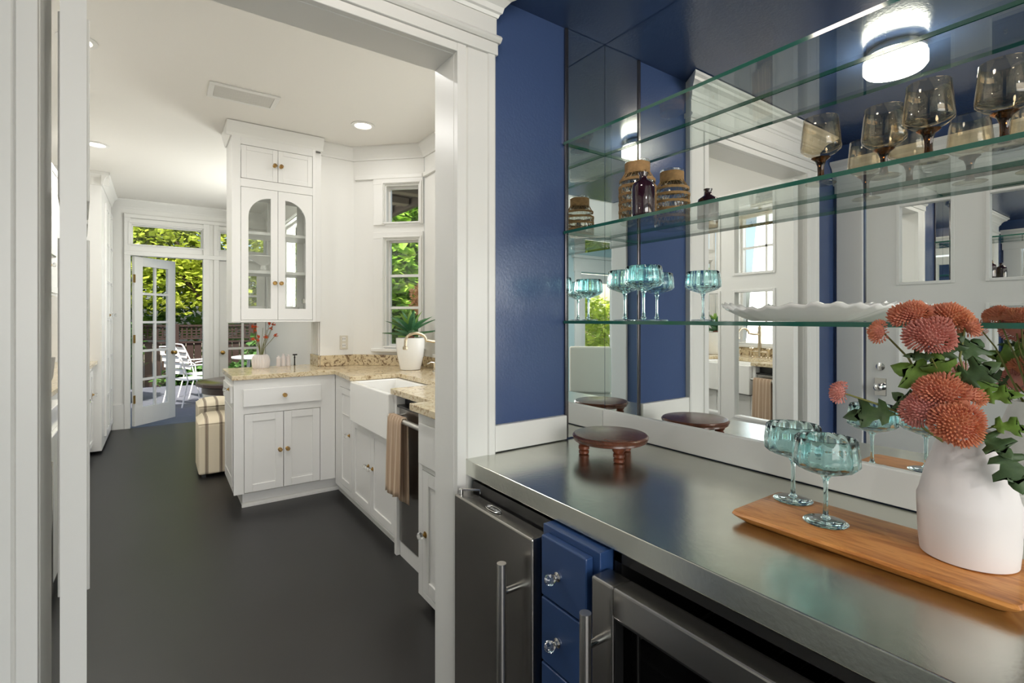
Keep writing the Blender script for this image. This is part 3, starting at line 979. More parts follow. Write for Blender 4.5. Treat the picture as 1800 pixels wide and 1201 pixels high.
knob(fs, 3.165, 0.38, 0.001, sd1)
knob(fs, 3.088, 0.38, 0.001, sd2)

t = thing('farmhouse_sink', 'white porcelain apron-front farmhouse sink', 'sink', (1.22, 3.05, 0.64))
b = MB()
x0, x1, y0, y1, z0, z1 = 1.050, 1.398, 2.703, 3.397, 0.640, 0.906
wl = 0.03
ov = [(x0, y0), (x1, y0), (x1, y1), (x0, y1)]
iv = [(x0 + wl, y0 + wl), (x1 - wl, y0 + wl), (x1 - wl, y1 - wl), (x0 + wl, y1 - wl)]
iv2 = [(x0 + wl + 0.02, y0 + wl + 0.02), (x1 - wl - 0.02, y0 + wl + 0.02), (x1 - wl - 0.02, y1 - wl - 0.02), (x0 + wl + 0.02, y1 - wl - 0.02)]
V = [(x, y, z0) for x, y in ov] + [(x, y, z1) for x, y in ov] + [(x, y, z1) for x, y in iv] + [(x, y, z0 + 0.04) for x, y in iv2]
F = [(3, 2, 1, 0)]
for i in range(4):
    j = (i + 1) % 4
    F += [(i, j, 4 + j, 4 + i), (4 + i, 4 + j, 8 + j, 8 + i), (8 + i, 8 + j, 12 + j, 12 + i)]
F.append((12, 13, 14, 15))
b._q(V, F)
b.build('basin', 'porcelain', t, bevel=0.008, seg=3)
MB().lathe([(0.03, 0), (0.03, 0.003), (0.01, 0.004)], (1.22, 3.05, 0.681), 16).build('drain', 'chrome', t)

t = thing('bridge_faucet', 'warm nickel gooseneck bridge faucet over the sink', 'faucet', (1.60, 3.05, CT))
pts = []
for i in range(13):
    a = PI * i / 12
    pts.append((1.375 + 0.072 * math.cos(a) * 1.0, 3.05, 1.185 + 0.05 * math.sin(a)))
MB().tube([(1.60, 3.05, 1.175), (1.53, 3.05, 1.175), (1.49, 3.05, 1.178), (1.465, 3.05, 1.184)] + pts[0:] + [(1.302, 3.05, 1.165), (1.300, 3.05, 1.145)], 0.0095, 12).build('spout', 'nickel', t, smooth=50)
MB().lathe([(0.012, 0), (0.016, 0.004), (0.016, 0.02), (0.010, 0.024)], (1.300, 3.05, 1.128), 14).build('aerator', 'nickel', t, smooth=40)
MB().lathe([(0.03, 0), (0.03, 0.006), (0.018, 0.012), (0.015, 0.05), (0.018, 0.1), (0.015, 0.2), (0.02, 0.25), (0.014, 0.28), (0.018, 0.30), (0.004, 0.33), (0.001, 0.331)], (1.60, 3.05, CT), 18).build('body_post', 'nickel', t, smooth=40)
for dy in (-0.10, 0.10):
    MB().lathe([(0.026, 0), (0.026, 0.006), (0.014, 0.012), (0.013, 0.07), (0.018, 0.085), (0.008, 0.10), (0.001, 0.101)], (1.60, 3.05 + dy, CT), 16).build('valve_post', 'nickel', t, smooth=40)
    MB().tube([(1.57, 3.05 + dy, CT + 0.09), (1.63, 3.05 + dy, CT + 0.09)], 0.006, 8).build('cross_handle', 'nickel', t, smooth=40)
MB().tube([(1.60, 2.95, CT + 0.055), (1.60, 3.15, CT + 0.055)], 0.009, 10).build('bridge_bar', 'nickel', t, smooth=40)

# soap pump at splash
t = thing('soap_pump', 'small dark chrome soap pump by the granite splash', 'soap pump', (1.66, 3.35, CT))
MB().lathe([(0.02, 0), (0.02, 0.004), (0.009, 0.008), (0.009, 0.06), (0.012, 0.065), (0.004, 0.07)], (1.66, 3.35, CT), 14).build('pump_post', 'chrome', t, smooth=40)
MB().tube([(1.66, 3.35, CT + 0.066), (1.63, 3.35, CT + 0.072), (1.60, 3.35, CT + 0.06)], 0.005, 8).build('pump_spout', 'chrome', t, smooth=40)

# dishwasher -----------------------------------------------------------
t = thing('dishwasher', 'dark stainless dishwasher with bar handle beside the sink', 'dishwasher', (1.4, 2.4, 0))
MB().box(1.135, 1.70, 2.20, 2.662, 0.06, 0.895).build('tub', 'black', t)
MB().box(1.105, 1.13, 2.18, 2.662, 0.0, 0.078).build('toe_board', 'cab', t)
dd = MB().box(1.100, 1.130, 2.19, 2.662, 0.085, 0.835).build('door', 'steel2', t, bevel=0.003)
MB().box(1.086, 1.134, 2.19, 2.662, 0.836, 0.848).build('control_lip', 'black', t, bevel=0.002)
MB().tube([(1.045, 2.20, 0.79), (1.045, 2.675, 0.79)], 0.014, 14).build('handle', 'satin', dd, smooth=50)
for y in (2.22, 2.65):
    MB().tube([(1.045, y, 0.79), (1.101, y, 0.79)], 0.008, 10).build('handle_post', 'chrome', dd, smooth=50)
tag(MB().box(1.085, 1.775, 2.666, 2.699, 0.0, CT - 0.034).build('filler_panel', 'cab', bevel=0.002), 'narrow white filler panel between sink and dishwasher', 'panel')

# towel ------------------------------------------------------------------
b = MB()
NU, NS = 26, 34
path = []
for i in range(NS):
    s = i / (NS - 1)
    if s < 0.46:
        path.append((1.0455 + 0.0 - 0.020 - 0.012 * (1 - s / 0.46), 0.79 - 0.40 * (1 - s / 0.46)))
    elif s < 0.54:
        a = PI * (1 - (s - 0.46) / 0.08)
        path.append((1.0455 + 0.020 * math.cos(a), 0.79 + 0.020 * math.sin(a)))
    else:
        path.append((1.0455 + 0.020, 0.79 - 0.44 * (s - 0.54) / 0.46))
for i, (x, z) in enumerate(path):
    fall = min(1, abs(i - NS / 2) / (NS / 2))
    for j in range(NU):
        y = 2.465 + 0.175 * (j / (NU - 1)) * (1 + 0.10 * fall) - 0.01 * fall
        ph = j / (NU - 1) * 2 * PI * 2.5
        x_ = x + 0.010 * fall * math.sin(ph + i * 0.05) * (1 if i < NS / 2 else 0.35)
        b.v.append(Vector((x_, y, z + 0.006 * math.sin(j * 0.4) * fall)))
for i in range(NS - 1):
    for j in range(NU - 1):
        b.f.append((i * NU + j, i * NU + j + 1, (i + 1) * NU + j + 1, (i + 1) * NU + j))
        b.m.append(0)
o = b.build('dish_towel', 'towel', smooth=60)
so = o.modifiers.new('cloth', 'SOLIDIFY')
so.thickness = 0.005
so.offset = 0
tag(o, 'tan striped dish towel draped over the dishwasher handle', 'towel')

# near cabinet --------------------------------------------------------------
XN = 0.99
fn = FXn(XN)
t = thing('near_cabinet', 'white base cabinet with drawer and door just inside the doorway', 'cabinet', (1.4, 1.85, 0))
MB().box(XN + 0.024, 1.775, 1.486, 2.168, 0.045, CT - 0.034).build('carcass', 'cab', t)
MB().grid(fn, 1.486, 2.168, 0.045, CT - 0.034, [(1.5165, 2.1235, 0.072, 0.6355)], -0.0235, 0.0).build('face_frame', 'cab', t, bevel=0.0015)
MB().box(1.05, 1.77, 1.49, 2.16, 0.0, 0.045).build('toe_kick', 'cab', t)
dr = MB().fbox(fn, 1.52, 2.145, 0.0005, 0.012, 0.66, 0.85).build('drawer', 'cab', t, bevel=0.004)
knob(fn, 1.83, 0.755, 0.0115, dr)
nd = shaker(fn, 1.52, 2.120, 0.0755, 0.632, 0.001, t, th=0.020, rail=0.06, rec=0.008)
knob(fn, 2.090, 0.345, 0.001, nd, r=0.018)
o = MB().box(0.945, 1.775, 1.484, 2.170, CT - 0.033, CT).build('granite_worktop', 'granite', bevel=0.003)
tag(o, 'short beige granite worktop on the cabinet nearest the doorway', 'worktop')

# upper glass cabinet ------------------------------------------------------
YU0, YU1 = 4.165, 4.50
fu = FY(YU0)
t = thing('glass_cabinet', 'tall white upper cabinet with arched glass doors over the peninsula', 'cabinet', (0.71, 4.33, 1.305))
UX0, UX1 = 0.427, 1.012
b = MB()
b.box(UX0, UX0 + 0.018, YU0, YU1, 1.305, ZK - 0.10)
b.box(UX1 - 0.018, UX1, YU0, YU1, 1.305, ZK - 0.10)
b.box(UX0 + 0.018, UX1 - 0.018, YU0, YU1 - 0.0125, 1.305, 1.325)
b.box(UX0 + 0.018, UX1 - 0.018, YU0, YU1 - 0.0125, 2.315, 2.335)
b.box(UX0 + 0.018, UX1 - 0.018, YU1 - 0.012, YU1, 2.336, ZK - 0.1)
b.build('carcass', 'cab', t)
b = MB()
b.grid(fu, UX0, UX1, 1.305, ZK - 0.1, [(0.4835, 0.9885, 1.3185, 2.3055), (0.4835, 0.9885, 2.3665, 2.6155)], 0.0, 0.018)
b.build('face_frame', 'cab', t, bevel=0.002)
MB().box(UX1, 1.069, 4.205, 4.2495, 1.305, ZK - 0.1).build('scribe_panel', 'cab', t, bevel=0.002)
MB().run(fu, UX0 - 0.035, UX1 + 0.056, [(0, ZK - 0.10), (0.016, ZK - 0.10), (0.022, ZK - 0.08), (0.05, ZK - 0.03), (0.06, ZK - 0.005), (0, ZK - 0.005)]).build('crown', 'trim', t)
MB().run(FXn(UX0), YU0 - 0.0, YU1, [(0, ZK - 0.10), (0.01, ZK - 0.10), (0.016, ZK - 0.08), (0.03, ZK - 0.03), (0.035, ZK - 0.005), (0, ZK - 0.005)]).build('crown', 'trim', t)
# small top doors
for u0, u1, ku in ((0.4865, 0.7345, 0.712), (0.7375, 0.9855, 0.757)):
    d_ = shaker(fu, u0, u1, 2.3695, 2.6125, 0.018, t, th=0.016, rail=0.035, rec=0.004)
    knob(fu, ku, 2.49, 0.016, d_)
# arched doors
for side, (u0, u1) in ((0, (0.4865, 0.7345)), (1, (0.7375, 0.9855))):
    z0, z1 = 1.322, 2.302
    g0, g1 = (u0 + 0.048, u1 - 0.048) if side == 0 else (u0 + 0.05, u1 - 0.048)
    gz0, gz1 = 1.407, 2.238
    rad = min(g1 - g0, 0.15)
    n0, n1 = 0.001, 0.018
    b = MB().grid(fu, u0, u1, z0, z1, [(g0, g1, gz0, gz1)], n0, n1)
    cu, cz = (g0 + rad, gz1 - rad) if side == 0 else (g1 - rad, gz1 - rad)
    qu = g0 if side == 0 else g1
    arc = []
    for i in range(13):
        a = PI / 2 * i / 12
        arc.append((cu + (-1 if side == 0 else 1) * rad * math.cos(a), cz + rad * math.sin(a)))
    sp = [(qu, gz1)] + arc
    k = len(sp)
    b._q([fu.p(u, n1, z) for u, z in sp] + [fu.p(u, n0, z) for u, z in sp],
         [(0, i, i + 1) for i in range(1, k - 1)] + [(k, k + i + 1, k + i) for i in range(1, k - 1)] + [(i, k + i, k + i + 1, i + 1) for i in range(1, k - 1)])
    d_ = b.build('arched_door', 'cab', t)
    MB().fbox(fu, g0 - 0.01, g1 + 0.01, 0.004, 0.008, gz0 - 0.01, gz1 + 0.01).build('glass_pane', 'cabglass', d_)
    knob(fu, 0.712 if side == 0 else 0.757, 1.60, 0.017, d_)
    if side:
        for z in (1.45, 2.16):
            MB().fbox(fu, g1 - 0.02, g1 + 0.002, -0.035, -0.002, z, z + 0.04).build('hinge', 'chrome', d_, bevel=0.004)
# back arched glazing: simple framed glass
MB().frame(FYb(YU1), UX0 + 0.0185, UX1 - 0.0185, 1.305, 2.335, -0.012, 0.0, 0.05, 0.06, 0.10).build('back_frame', 'cab', t)
MB().fbox(FYb(YU1), 0.72, 0.75, -0.012, 0.0, 1.40, 2.28).build('back_stile', 'cab', t)
MB().fbox(FYb(YU1), UX0 + 0.04, UX1 - 0.04, -0.008, -0.004, 1.39, 2.29).build('glass_pane', 'cabglass', t)
for z in (1.672, 1.965):
    MB().box(UX0 + 0.018, UX1 - 0.018, YU0 + 0.02, YU1 - 0.02, z, z + 0.022).build('shelf', 'cab', t, bevel=0.002)


def bowl(c, r, h, label):
    o = MB().lathe([(r * 0.45, 0), (r * 0.5, 0.004), (r * 0.85, h * 0.4), (r, h), (r * 0.95, h), (r * 0.8, h * 0.42), (r * 0.4, 0.012), (0.001, 0.012)], c, 28).build('bowl', 'porcelain', smooth=40)
    tag(o, label, 'bowl', 'bowls in the glass cabinet')


bowl((0.60, 4.32, 1.326), 0.085, 0.10, 'round white bowl at the bottom behind the hinge-less arched door')
bowl((0.84, 4.32, 1.326), 0.085, 0.10, 'round white bowl at the bottom of the cabinet beside the chrome hinges')
o = MB().lathe([(0.05, 0), (0.055, 0.006), (0.02, 0.02), (0.018, 0.05), (0.10, 0.10), (0.13, 0.112), (0.125, 0.118), (0.02, 0.062), (0.001, 0.062)], (0.66, 4.32, 1.695), 32, mod=lambda i, a: 1 + (0.04 * math.cos(12 * a) if i in (5, 6) else 0)).build('cake_stand', 'porcelain', smooth=40)
tag(o, 'white scalloped cake stand on the middle shelf of glass cabinet', 'cake stand')

# outlet ----------------------------------------------------------------------
t = thing('wall_outlet', 'cream double electrical outlet on the short white wall', 'outlet', (1.262, YB, 1.13))
MB().fbox(FY(YB), 1.228, 1.296, 0.0005, 0.006, 1.075, 1.19).build('plate', 'cream', t, bevel=0.002)
for z in (1.105, 1.16):
    MB().fbox(FY(YB), 1.247, 1.277, 0.006, 0.008, z - 0.018, z + 0.018).build('socket', 'trim', t, bevel=0.002)
    for u in (1.255, 1.269):
        MB().fbox(FY(YB), u - 0.002, u + 0.002, 0.008, 0.0085, z - 0.006, z + 0.008).build('slot', 'black', t)

# potted agave -------------------------------------------------------------------
pc = Vector((1.578, 3.60, CT))
t = thing('potted_agave', 'green agave in a tall white pot behind the sink', 'potted plant', tuple(pc))
MB().lathe([(0.068, 0), (0.076, 0.004), (0.098, 0.10), (0.108, 0.18), (0.110, 0.245), (0.102, 0.247), (0.098, 0.225), (0.001, 0.225)], pc, 40).build('pot', 'porcelain', t, smooth=40)
MB().lathe([(0.026, 0), (0.03, 0.03), (0.028, 0.06), (0.001, 0.075)], pc + Vector((0, 0, 0.222)), 12).build('trunk', 'redwood', t, smooth=40)


def agave_leaf(parent, base, az, el, L, W, mat, curl=0.25):
    b = MB()
    n = 9
    dirh = Vector((math.cos(az), math.sin(az), 0))
    side = Vector((-math.sin(az), math.cos(az), 0))
    pos = Vector(base)
    e = el
    prev = None
    for i in range(n + 1):
        s = i / n
        wdt = W * (0.45 + 1.5 * s - 1.95 * s * s) if s < 0.99 else 0.0006
        wdt = max(wdt, 0.0008)
        tdir = dirh * math.cos(e) + Vector((0, 0, 1)) * math.sin(e)
        up = -dirh * math.sin(e) + Vector((0, 0, 1)) * math.cos(e)
        th = 0.010 * (1 - s) + 0.001
        b.v += [pos - side * wdt + up * wdt * 0.35, pos - up * th * 0.2 + Vector((0, 0, 0)), pos + side * wdt + up * wdt * 0.35, pos - up * th]
        if i:
            o_ = len(b.v) - 8
            for j in range(4):
                b.f.append((o_ + j, o_ + (j + 1) % 4, o_ + 4 + (j + 1) % 4, o_ + 4 + j))
                b.m.append(0)
        pos = pos + tdir * (L / n)
        e -= curl / n
    b.f.append((0, 1, 2, 3))
    b.m.append(0)
    b.build('leaf', mat, parent, smooth=50)


top = pc + Vector((0, 0, 0.27))
rng = random.Random(3)
for k in range(9):
    agave_leaf(t, top + Vector((0, 0, -0.01)), k * 2 * PI / 9 + 0.2, rng.uniform(0.12, 0.3), rng.uniform(0.21, 0.245), 0.033, 'agave', 0.1)
for k in range(8):
    agave_leaf(t, top + Vector((0, 0, 0.015)), k * 2 * PI / 8 + 0.5, rng.uniform(0.5, 0.75), rng.uniform(0.21, 0.24), 0.036, 'agave', 0.3)
for k in range(5):
    agave_leaf(t, top + Vector((0, 0, 0.03)), k * 2 * PI / 5 + 0.9, rng.uniform(0.95, 1.2), rng.uniform(0.17, 0.19), 0.032, 'agave' if k % 2 else 'agavenew', 0.15)
agave_leaf(t, top + Vector((0, 0, 0.04)), -2.0, 1.5, 0.15, 0.034, 'agavenew', 0.0)

# vase with orange blossoms on the peninsula --------------------------------------------
vc = Vector((0.655, 4.40, CT))
t = thing('ribbed_vase', 'white ribbed vase of orange blossoms on the peninsula', 'vase', tuple(vc))
MB().lathe([(0.055, 0), (0.062, 0.01), (0.066, 0.06), (0.058, 0.095), (0.045, 0.108), (0.040, 0.108), (0.05, 0.09), (0.001, 0.02)], vc, 48, mod=lambda i, a: 1 + 0.025 * math.cos(24 * a)).build('vase_body', 'ceramic', t, smooth=30)
rng = random.Random(5)
st = MB()
ends = []
for k in range(16):
    az = rng.uniform(0, 2 * PI)
    sp = rng.uniform(0.02, 0.12)
    top_ = vc + Vector((math.cos(az) * sp, math.sin(az) * sp, rng.uniform(0.22, 0.36)))
    st.tube([vc + Vector((0, 0, 0.05)), vc + Vector((math.cos(az) * sp * 0.25, math.sin(az) * sp * 0.25, 0.16)), top_], 0.0016, 5)
    ends.append(top_)
st.build('stems', 'stem', t)
for k in range(12):
    c = ends[k]
    b = MB()
    for j in range(16):
        d_ = Vector((rng.gauss(0, 1), rng.gauss(0, 1), rng.gauss(0, 1))).normalized()
        q = c + d_ * rng.uniform(0.003, 0.016)
        a = d_.orthogonal().normalized() * 0.007
        e = d_.cross(a).normalized() * 0.007
        b._q([q - a, q + e + d_ * 0.004, q + a, q - e + d_ * 0.004], [(0, 1, 2, 3)])
    b.build('blossom', 'orange', t)
# small white canisters on the counter
for i, (x, h, r_) in enumerate(((0.800, 0.085, 0.017), (0.838, 0.10, 0.017), (0.876, 0.092, 0.017))):
    nm = ('first', 'middle', 'last')[i]
    o = MB().lathe([(r_, 0), (r_, h * 0.8), (r_ * 0.6, h * 0.88), (r_ * 0.6, h), (0.001, h)], (x, 4.49, CT), 16).build('white_bottle', 'ceramic', smooth=40)
    tag(o, f'small white bottle at the back edge of peninsula, {nm} of three from the vase', 'bottle', 'white bottles behind the vase')
t = thing('bar_tap', 'tiny dark tap fixture behind the white bottles on the peninsula', 'tap', (0.925, 4.49, CT))
MB().lathe([(0.008, 0), (0.006, 0.01), (0.005, 0.06), (0.007, 0.065), (0.002, 0.09), (0.001, 0.09)], (0.925, 4.49, CT), 12).build('tap_post', 'black', t, smooth=40)
MB().tube([(0.91, 4.49, CT + 0.09), (0.945, 4.49, CT + 0.09)], 0.006, 8).build('tap_handle', 'black', t, smooth=40)

# ceiling vent and downlights ----------------------------------------------------------
t = thing('ceiling_vent', 'rectangular white ceiling register with grey slats', 'vent', (0.46, 3.65, ZK))
MB().box(0.245, 0.640, 3.515, 3.545, ZK - 0.010, ZK - 0.001).box(0.245, 0.640, 3.725, 3.755, ZK - 0.010, ZK - 0.001).box(0.245, 0.275, 3.545, 3.725, ZK - 0.010, ZK - 0.001).box(0.61, 0.640, 3.545, 3.725, ZK - 0.010, ZK - 0.001).build('frame', 'trim', t, bevel=0.002)
for i in range(9):
    y = 3.55 + i * 0.02
    MB().box(0.276, 0.609, y, y + 0.018, ZK - 0.006, ZK - 0.002).build('slat', 'vent', t)


def downlight(x, y, z, label, power):
    t = thing('recessed_downlight', label, 'ceiling light', (x, y, z), 'recessed ceiling lights')
    MB().lathe([(0.085, -0.001), (0.085, -0.006), (0.062, -0.008), (0.058, -0.001)], (x, y, z), 32, cap=False).build('trim_ring', 'trim', t, smooth=40)
    MB().lathe([(0.058, -0.0012), (0.058, -0.0028)], (x, y, z), 32).build('lens', 'canlight', t)
    l = bpy.data.lights.new('downlight_lamp', 'AREA')
    l.shape = 'DISK'
    l.size = 0.11
    l.energy = power
    l.color = (1.0, 0.98, 0.95)
    o = bpy.data.objects.new('downlight_lamp', l)
    COL.objects.link(o)
    o.parent = t
    o.location = (0, 0, -0.012)


downlight(1.235, 3.68, ZK, 'round recessed ceiling light above the sink corner', 2.5)
downlight(-0.43, 5.35, ZK, 'round recessed ceiling light partly hidden by the pantry door edge', 7)
downlight(0.35, 2.4, ZK, 'added fill downlight, unseen behind the doorway header', 10)  # unseen fixture added to raise the kitchen light level
downlight(-0.35, 3.4, ZK, 'added fill downlight over the range, out of view', 10)  # another out-of-view fixture, put in only as kitchen fill

downlight(-2.4, -1.9, 2.6, 'added dining room fill light above the reflected chair', 26)  # invented fixture, brightens the dining room walls in the reflection
downlight(0.2, -1.9, 2.6, 'added dining room fill light just behind the pantry opening', 14)  # made-up fixture, extra fill for dining room and pantry from behind

# ================================================================== LEFT CABINET RUN
t = thing('left_base_cabinet', 'white base cabinet with panelled door before the tall glass cupboard', 'cabinet', (-0.85, 5.6, 0))
MB().box(-1.19, -0.545, 3.60, 6.34, 0.09, 0.885).build('carcass', 'cab', t)
MB().box(-1.15, -0.60, 3.62, 6.30, 0.0, 0.09).build('toe_kick', 'cab', t)
fL = FXp(-0.545)
for y0, y1 in ((5.86, 6.28), (5.38, 5.84), (4.90, 5.36), (4.42, 4.88)):
    d_ = shaker(fL, y0, y1, 0.11, 0.83, 0.016, t, th=0.015)
    knob(fL, y1 - 0.05, 0.60, 0.016, d_, r=0.018)
o = MB().box(-1.19, -0.50, 3.60, 6.34, 0.886, 0.918).build('left_worktop', 'granite', bevel=0.003)
tag(o, 'pale granite worktop on the cabinet run along the far left', 'worktop')
t = thing('tall_glass_cupboard', 'tall white cupboard with narrow paned glass doors by the French door', 'cabinet', (-0.8, 6.95, 0))
MB().box(-1.19, -0.47, 6.345, 7.50, 0.03, ZK - 0.10).build('carcass', 'cab', t)
ft2 = FXp(-0.47)
MB().run(ft2, 6.30, 7.50, [(0, ZK - 0.13), (0.01, ZK - 0.13), (0.03, ZK - 0.06), (0.06, ZK - 0.03), (0.06, ZK - 0.002), (0, ZK - 0.002)]).build('crown', 'trim', t)
MB().run(FY(6.345), -1.19, -0.41, [(0, ZK - 0.13), (0.01, ZK - 0.13), (0.03, ZK - 0.06), (0.05, ZK - 0.03), (0.05, ZK - 0.002), (0, ZK - 0.002)]).build('crown', 'trim', t)
for y0, y1 in ((6.62, 7.02), (7.04, 7.44)):
    d_ = MB().frame(ft2, y0, y1, 0.12, 2.52, 0.0005, 0.02, 0.05).build('paned_door', 'cab', t, bevel=0.002)
    for z in (0.52, 0.92, 1.32, 1.72, 2.12):
        MB().fbox(ft2, y0 + 0.05, y1 - 0.05, 0.004, 0.018, z - 0.012, z + 0.012).build('glazing_bar', 'cab', d_)
    MB().fbox(ft2, (y0 + y1) / 2 - 0.012, (y0 + y1) / 2 + 0.012, 0.004, 0.018, 0.17, 2.47).build('glazing_bar', 'cab', d_)
    MB().fbox(ft2, y0 + 0.05, y1 - 0.05, 0.001, 0.004, 0.17, 2.47).build('pane', 'cabglass', d_)
    knob(ft2, y1 - 0.03, 1.37, 0.02, d_, r=0.02)
t = thing('left_wall_cabinet', 'white wall cabinet above the far left worktop', 'cabinet', (-1.0, 5.2, 1.52))
MB().box(-1.19, -0.72, 4.30, 5.75, 1.52, 2.60).build('carcass', 'cab', t)
fW = FXp(-0.72)
for y0, y1 in ((5.30, 5.72), (4.84, 5.28), (4.34, 4.82)):
    d_ = shaker(fW, y0, y1, 1.54, 2.57, 0.018, t, th=0.017)
    knob(fW, y1 - 0.04, 1.75, 0.018, d_, r=0.018)
t = thing('white_range', 'white range with long chrome handle seen through the gap by the door hinge', 'range', (-0.8, 3.2, 0))
MB().box(-1.19, -0.42, 2.66, 3.58, 0.06, 0.90).build('body', 'porcelain', t, bevel=0.004)
MB().box(-1.19, -1.05, 2.66, 3.58, 0.901, 1.14).build('backguard', 'porcelain', t, bevel=0.004)
fRg = FXp(-0.42)
od = MB().fbox(fRg, 2.70, 3.54, 0.0005, 0.022, 0.12, 0.80).build('oven_door', 'porcelain', t, bevel=0.006)
MB().tube([(-0.37, 2.78, 0.20), (-0.37, 2.78, 0.74)], 0.009, 12).build('handle', 'chrome', od, smooth=40)
for z in (0.24, 0.70):
    MB().tube([(-0.37, 2.78, z), (-0.40, 2.78, z)], 0.006, 8).build('handle_post', 'chrome', od, smooth=40)
t = thing('range_hood', 'white range hood with curved rail above the range', 'range hood', (-0.85, 3.1, 1.72))
b = MB()
b._q([(-1.19, 2.6, 1.72), (-0.55, 2.6, 1.72), (-0.55, 4.0, 1.72), (-1.19, 4.0, 1.72), (-1.19, 2.7, 2.4), (-0.85, 2.7, 2.4), (-0.85, 3.9, 2.4), (-1.19, 3.9, 2.4)], MB.BF)
b.box(-1.19, -0.54, 2.6, 4.0, 1.66, 1.72)
b.build('canopy', 'cab', t)
MB().tube([(-0.54, 2.66, 1.69), (-0.50, 2.70, 1.69), (-0.50, 3.90, 1.69), (-0.54, 3.94, 1.69)], 0.007, 8).build('rail', 'chrome', t, smooth=40)
t = thing('flower_pot', 'grey pot of a pink flower on the left worktop behind the door', 'flower pot', (-0.66, 4.25, 0.919))
MB().lathe([(0.06, 0), (0.075, 0.05), (0.085, 0.17), (0.078, 0.17), (0.001, 0.15)], (-0.62, 4.20, 0.919), 24).build('pot', 'greyvase', t, smooth=40)
b = MB()
rng = random.Random(11)
for j in range(60):
    d_ = Vector((rng.gauss(0, 1), rng.gauss(0, 1), rng.gauss(0, 1))).normalized()
    q = Vector((-0.60, 4.16, 1.16)) + d_ * 0.03
    a = d_.orthogonal().normalized() * 0.018
    e = d_.cross(a).normalized() * 0.018
    b._q([q - a, q + e, q + a, q - e], [(0, 1, 2, 3)])
b.build('bloom', 'petalpink', t)
MB().tube([(-0.62, 4.20, 1.06), (-0.60, 4.16, 1.14)], 0.003, 6).build('stem', 'stem', t)

# ================================================================== NOOK FURNITURE
t = thing('round_table', 'round espresso breakfast table in the nook', 'table', (0.715, 5.45, 0))
tc_ = Vector((0.715, 5.45, 0))
MB().lathe([(0.42, 0.70), (0.45, 0.712), (0.45, 0.735), (0.44, 0.742), (0.001, 0.742)], tc_, 64).build('table_top', 'tableplum', t, smooth=40)
MB().lathe([(0.39, 0.64), (0.40, 0.64), (0.40, 0.70), (0.39, 0.70)], tc_, 64).build('apron', 'tableplum', t, smooth=40)
MB().lathe([(0.13, 0.0), (0.13, 0.03), (0.08, 0.06), (0.05, 0.12), (0.06, 0.4), (0.05, 0.6), (0.12, 0.70)], tc_, 32).build('pedestal', 'tableplum', t, smooth=40)


def ottoman(cx, cy, s, h, label, rot=0.0):
    t = thing('striped_ottoman', label, 'ottoman', (cx, cy, 0), 'striped ottomans in the nook', rotz=rot)
    ORG[t.name] = Vector()
    MB().box(-s, s, -s, s, 0.025, h - 0.05).build('body', 'ottoman', t, bevel=0.02, seg=3)
    b = MB()
    N = 10
    for i in range(N + 1):
        for j in range(N + 1):
            x, y = -s + 2 * s * i / N, -s + 2 * s * j / N
            z = h - 0.05 + 0.055 * max(0.0, 1 - (abs(x) / s) ** 4) ** 0.5 * max(0.0, 1 - (abs(y) / s) ** 4) ** 0.5
            b.v.append(Vector((x, y, z)))
    for i in range(N):
        for j in range(N):
            a = i * (N + 1) + j
            b.f.append((a, a + N + 1, a + N + 2, a + 1))
            b.m.append(0)
    b.build('cushion', 'ottoman', t, smooth=60)
    for sx in (-1, 1):
        for sy in (-1, 1):
            MB().box(sx * (s - 0.04) - 0.015, sx * (s - 0.04) + 0.015, sy * (s - 0.04) - 0.015, sy * (s - 0.04) + 0.015, 0.0, 0.0245).build('foot', 'black', t)


ottoman(0.475, 5.10, 0.215, 0.50, 'striped cream fabric ottoman in front, tucked behind the peninsula end')
ottoman(0.535, 6.22, 0.22, 0.48, 'striped cream fabric ottoman behind the front one, by the round table')

# ================================================================== OUTDOORS
struct('ground', 'garden soil beyond the deck', 'ground', MB().box(-30, 30, -20, 40, -0.35, -0.22), 'ground')
t = thing('deck', 'grey painted plank deck outside the French doors', 'deck', (0, 9.5, -0.07), kind='structure')
for i in range(34):
    y0 = 7.78 + i * 0.142
    MB().box(-4.0, 5.0, y0, y0 + 0.134, -0.10, -0.07).build('plank', 'deck', t)
MB().box(-4.0, 5.0, 7.77, 12.6, -0.2, -0.101).build('joists', 'bark', t)


def garden_chair(loc, rot, label):
    t = thing('garden_chair', label, 'garden chair', loc, 'white metal garden chairs on the deck', rotz=rot)
    ORG[t.name] = Vector()
    r = 0.011
    for s in (-1, 1):
        x = s * 0.27
        MB().tube([(x, -0.30, 0), (x, -0.24, 0.42), (x, -0.22, 0.62), (x, -0.17, 0.655), (x, 0.10, 0.655), (x, 0.20, 0.64)], r, 8).build('arm_leg', 'chairmetal', t, smooth=50)
        MB().tube([(x * 0.98, 0.30, 0), (x * 0.94, 0.20, 0.42), (x * 0.9, 0.27, 0.70), (x * 0.86, 0.36, 0.92)], r, 8).build('back_leg', 'chairmetal', t, smooth=50)
    MB().tube([(-0.232, 0.36, 0.92), (-0.2, 0.375, 0.955), (0, 0.38, 0.96), (0.2, 0.375, 0.955), (0.232, 0.36, 0.92)], r, 8).build('top_rail', 'chairmetal', t, smooth=50)
    for i in range(6):
        y = -0.22 + i * 0.075
        MB().box(-0.25, 0.25, y, y + 0.062, 0.415, 0.425).build('seat_slat', 'chairmetal', t)
    for i in range(4):
        z = 0.52 + i * 0.10
        y = 0.225 + (z - 0.42) * 0.28
        fr = Fr((0, y), (1, 0), (0, -1))
        MB().fbox(fr, -0.235, 0.235, -0.012, -0.002, z, z + 0.082).build('back_slat', 'chairmetal', t)


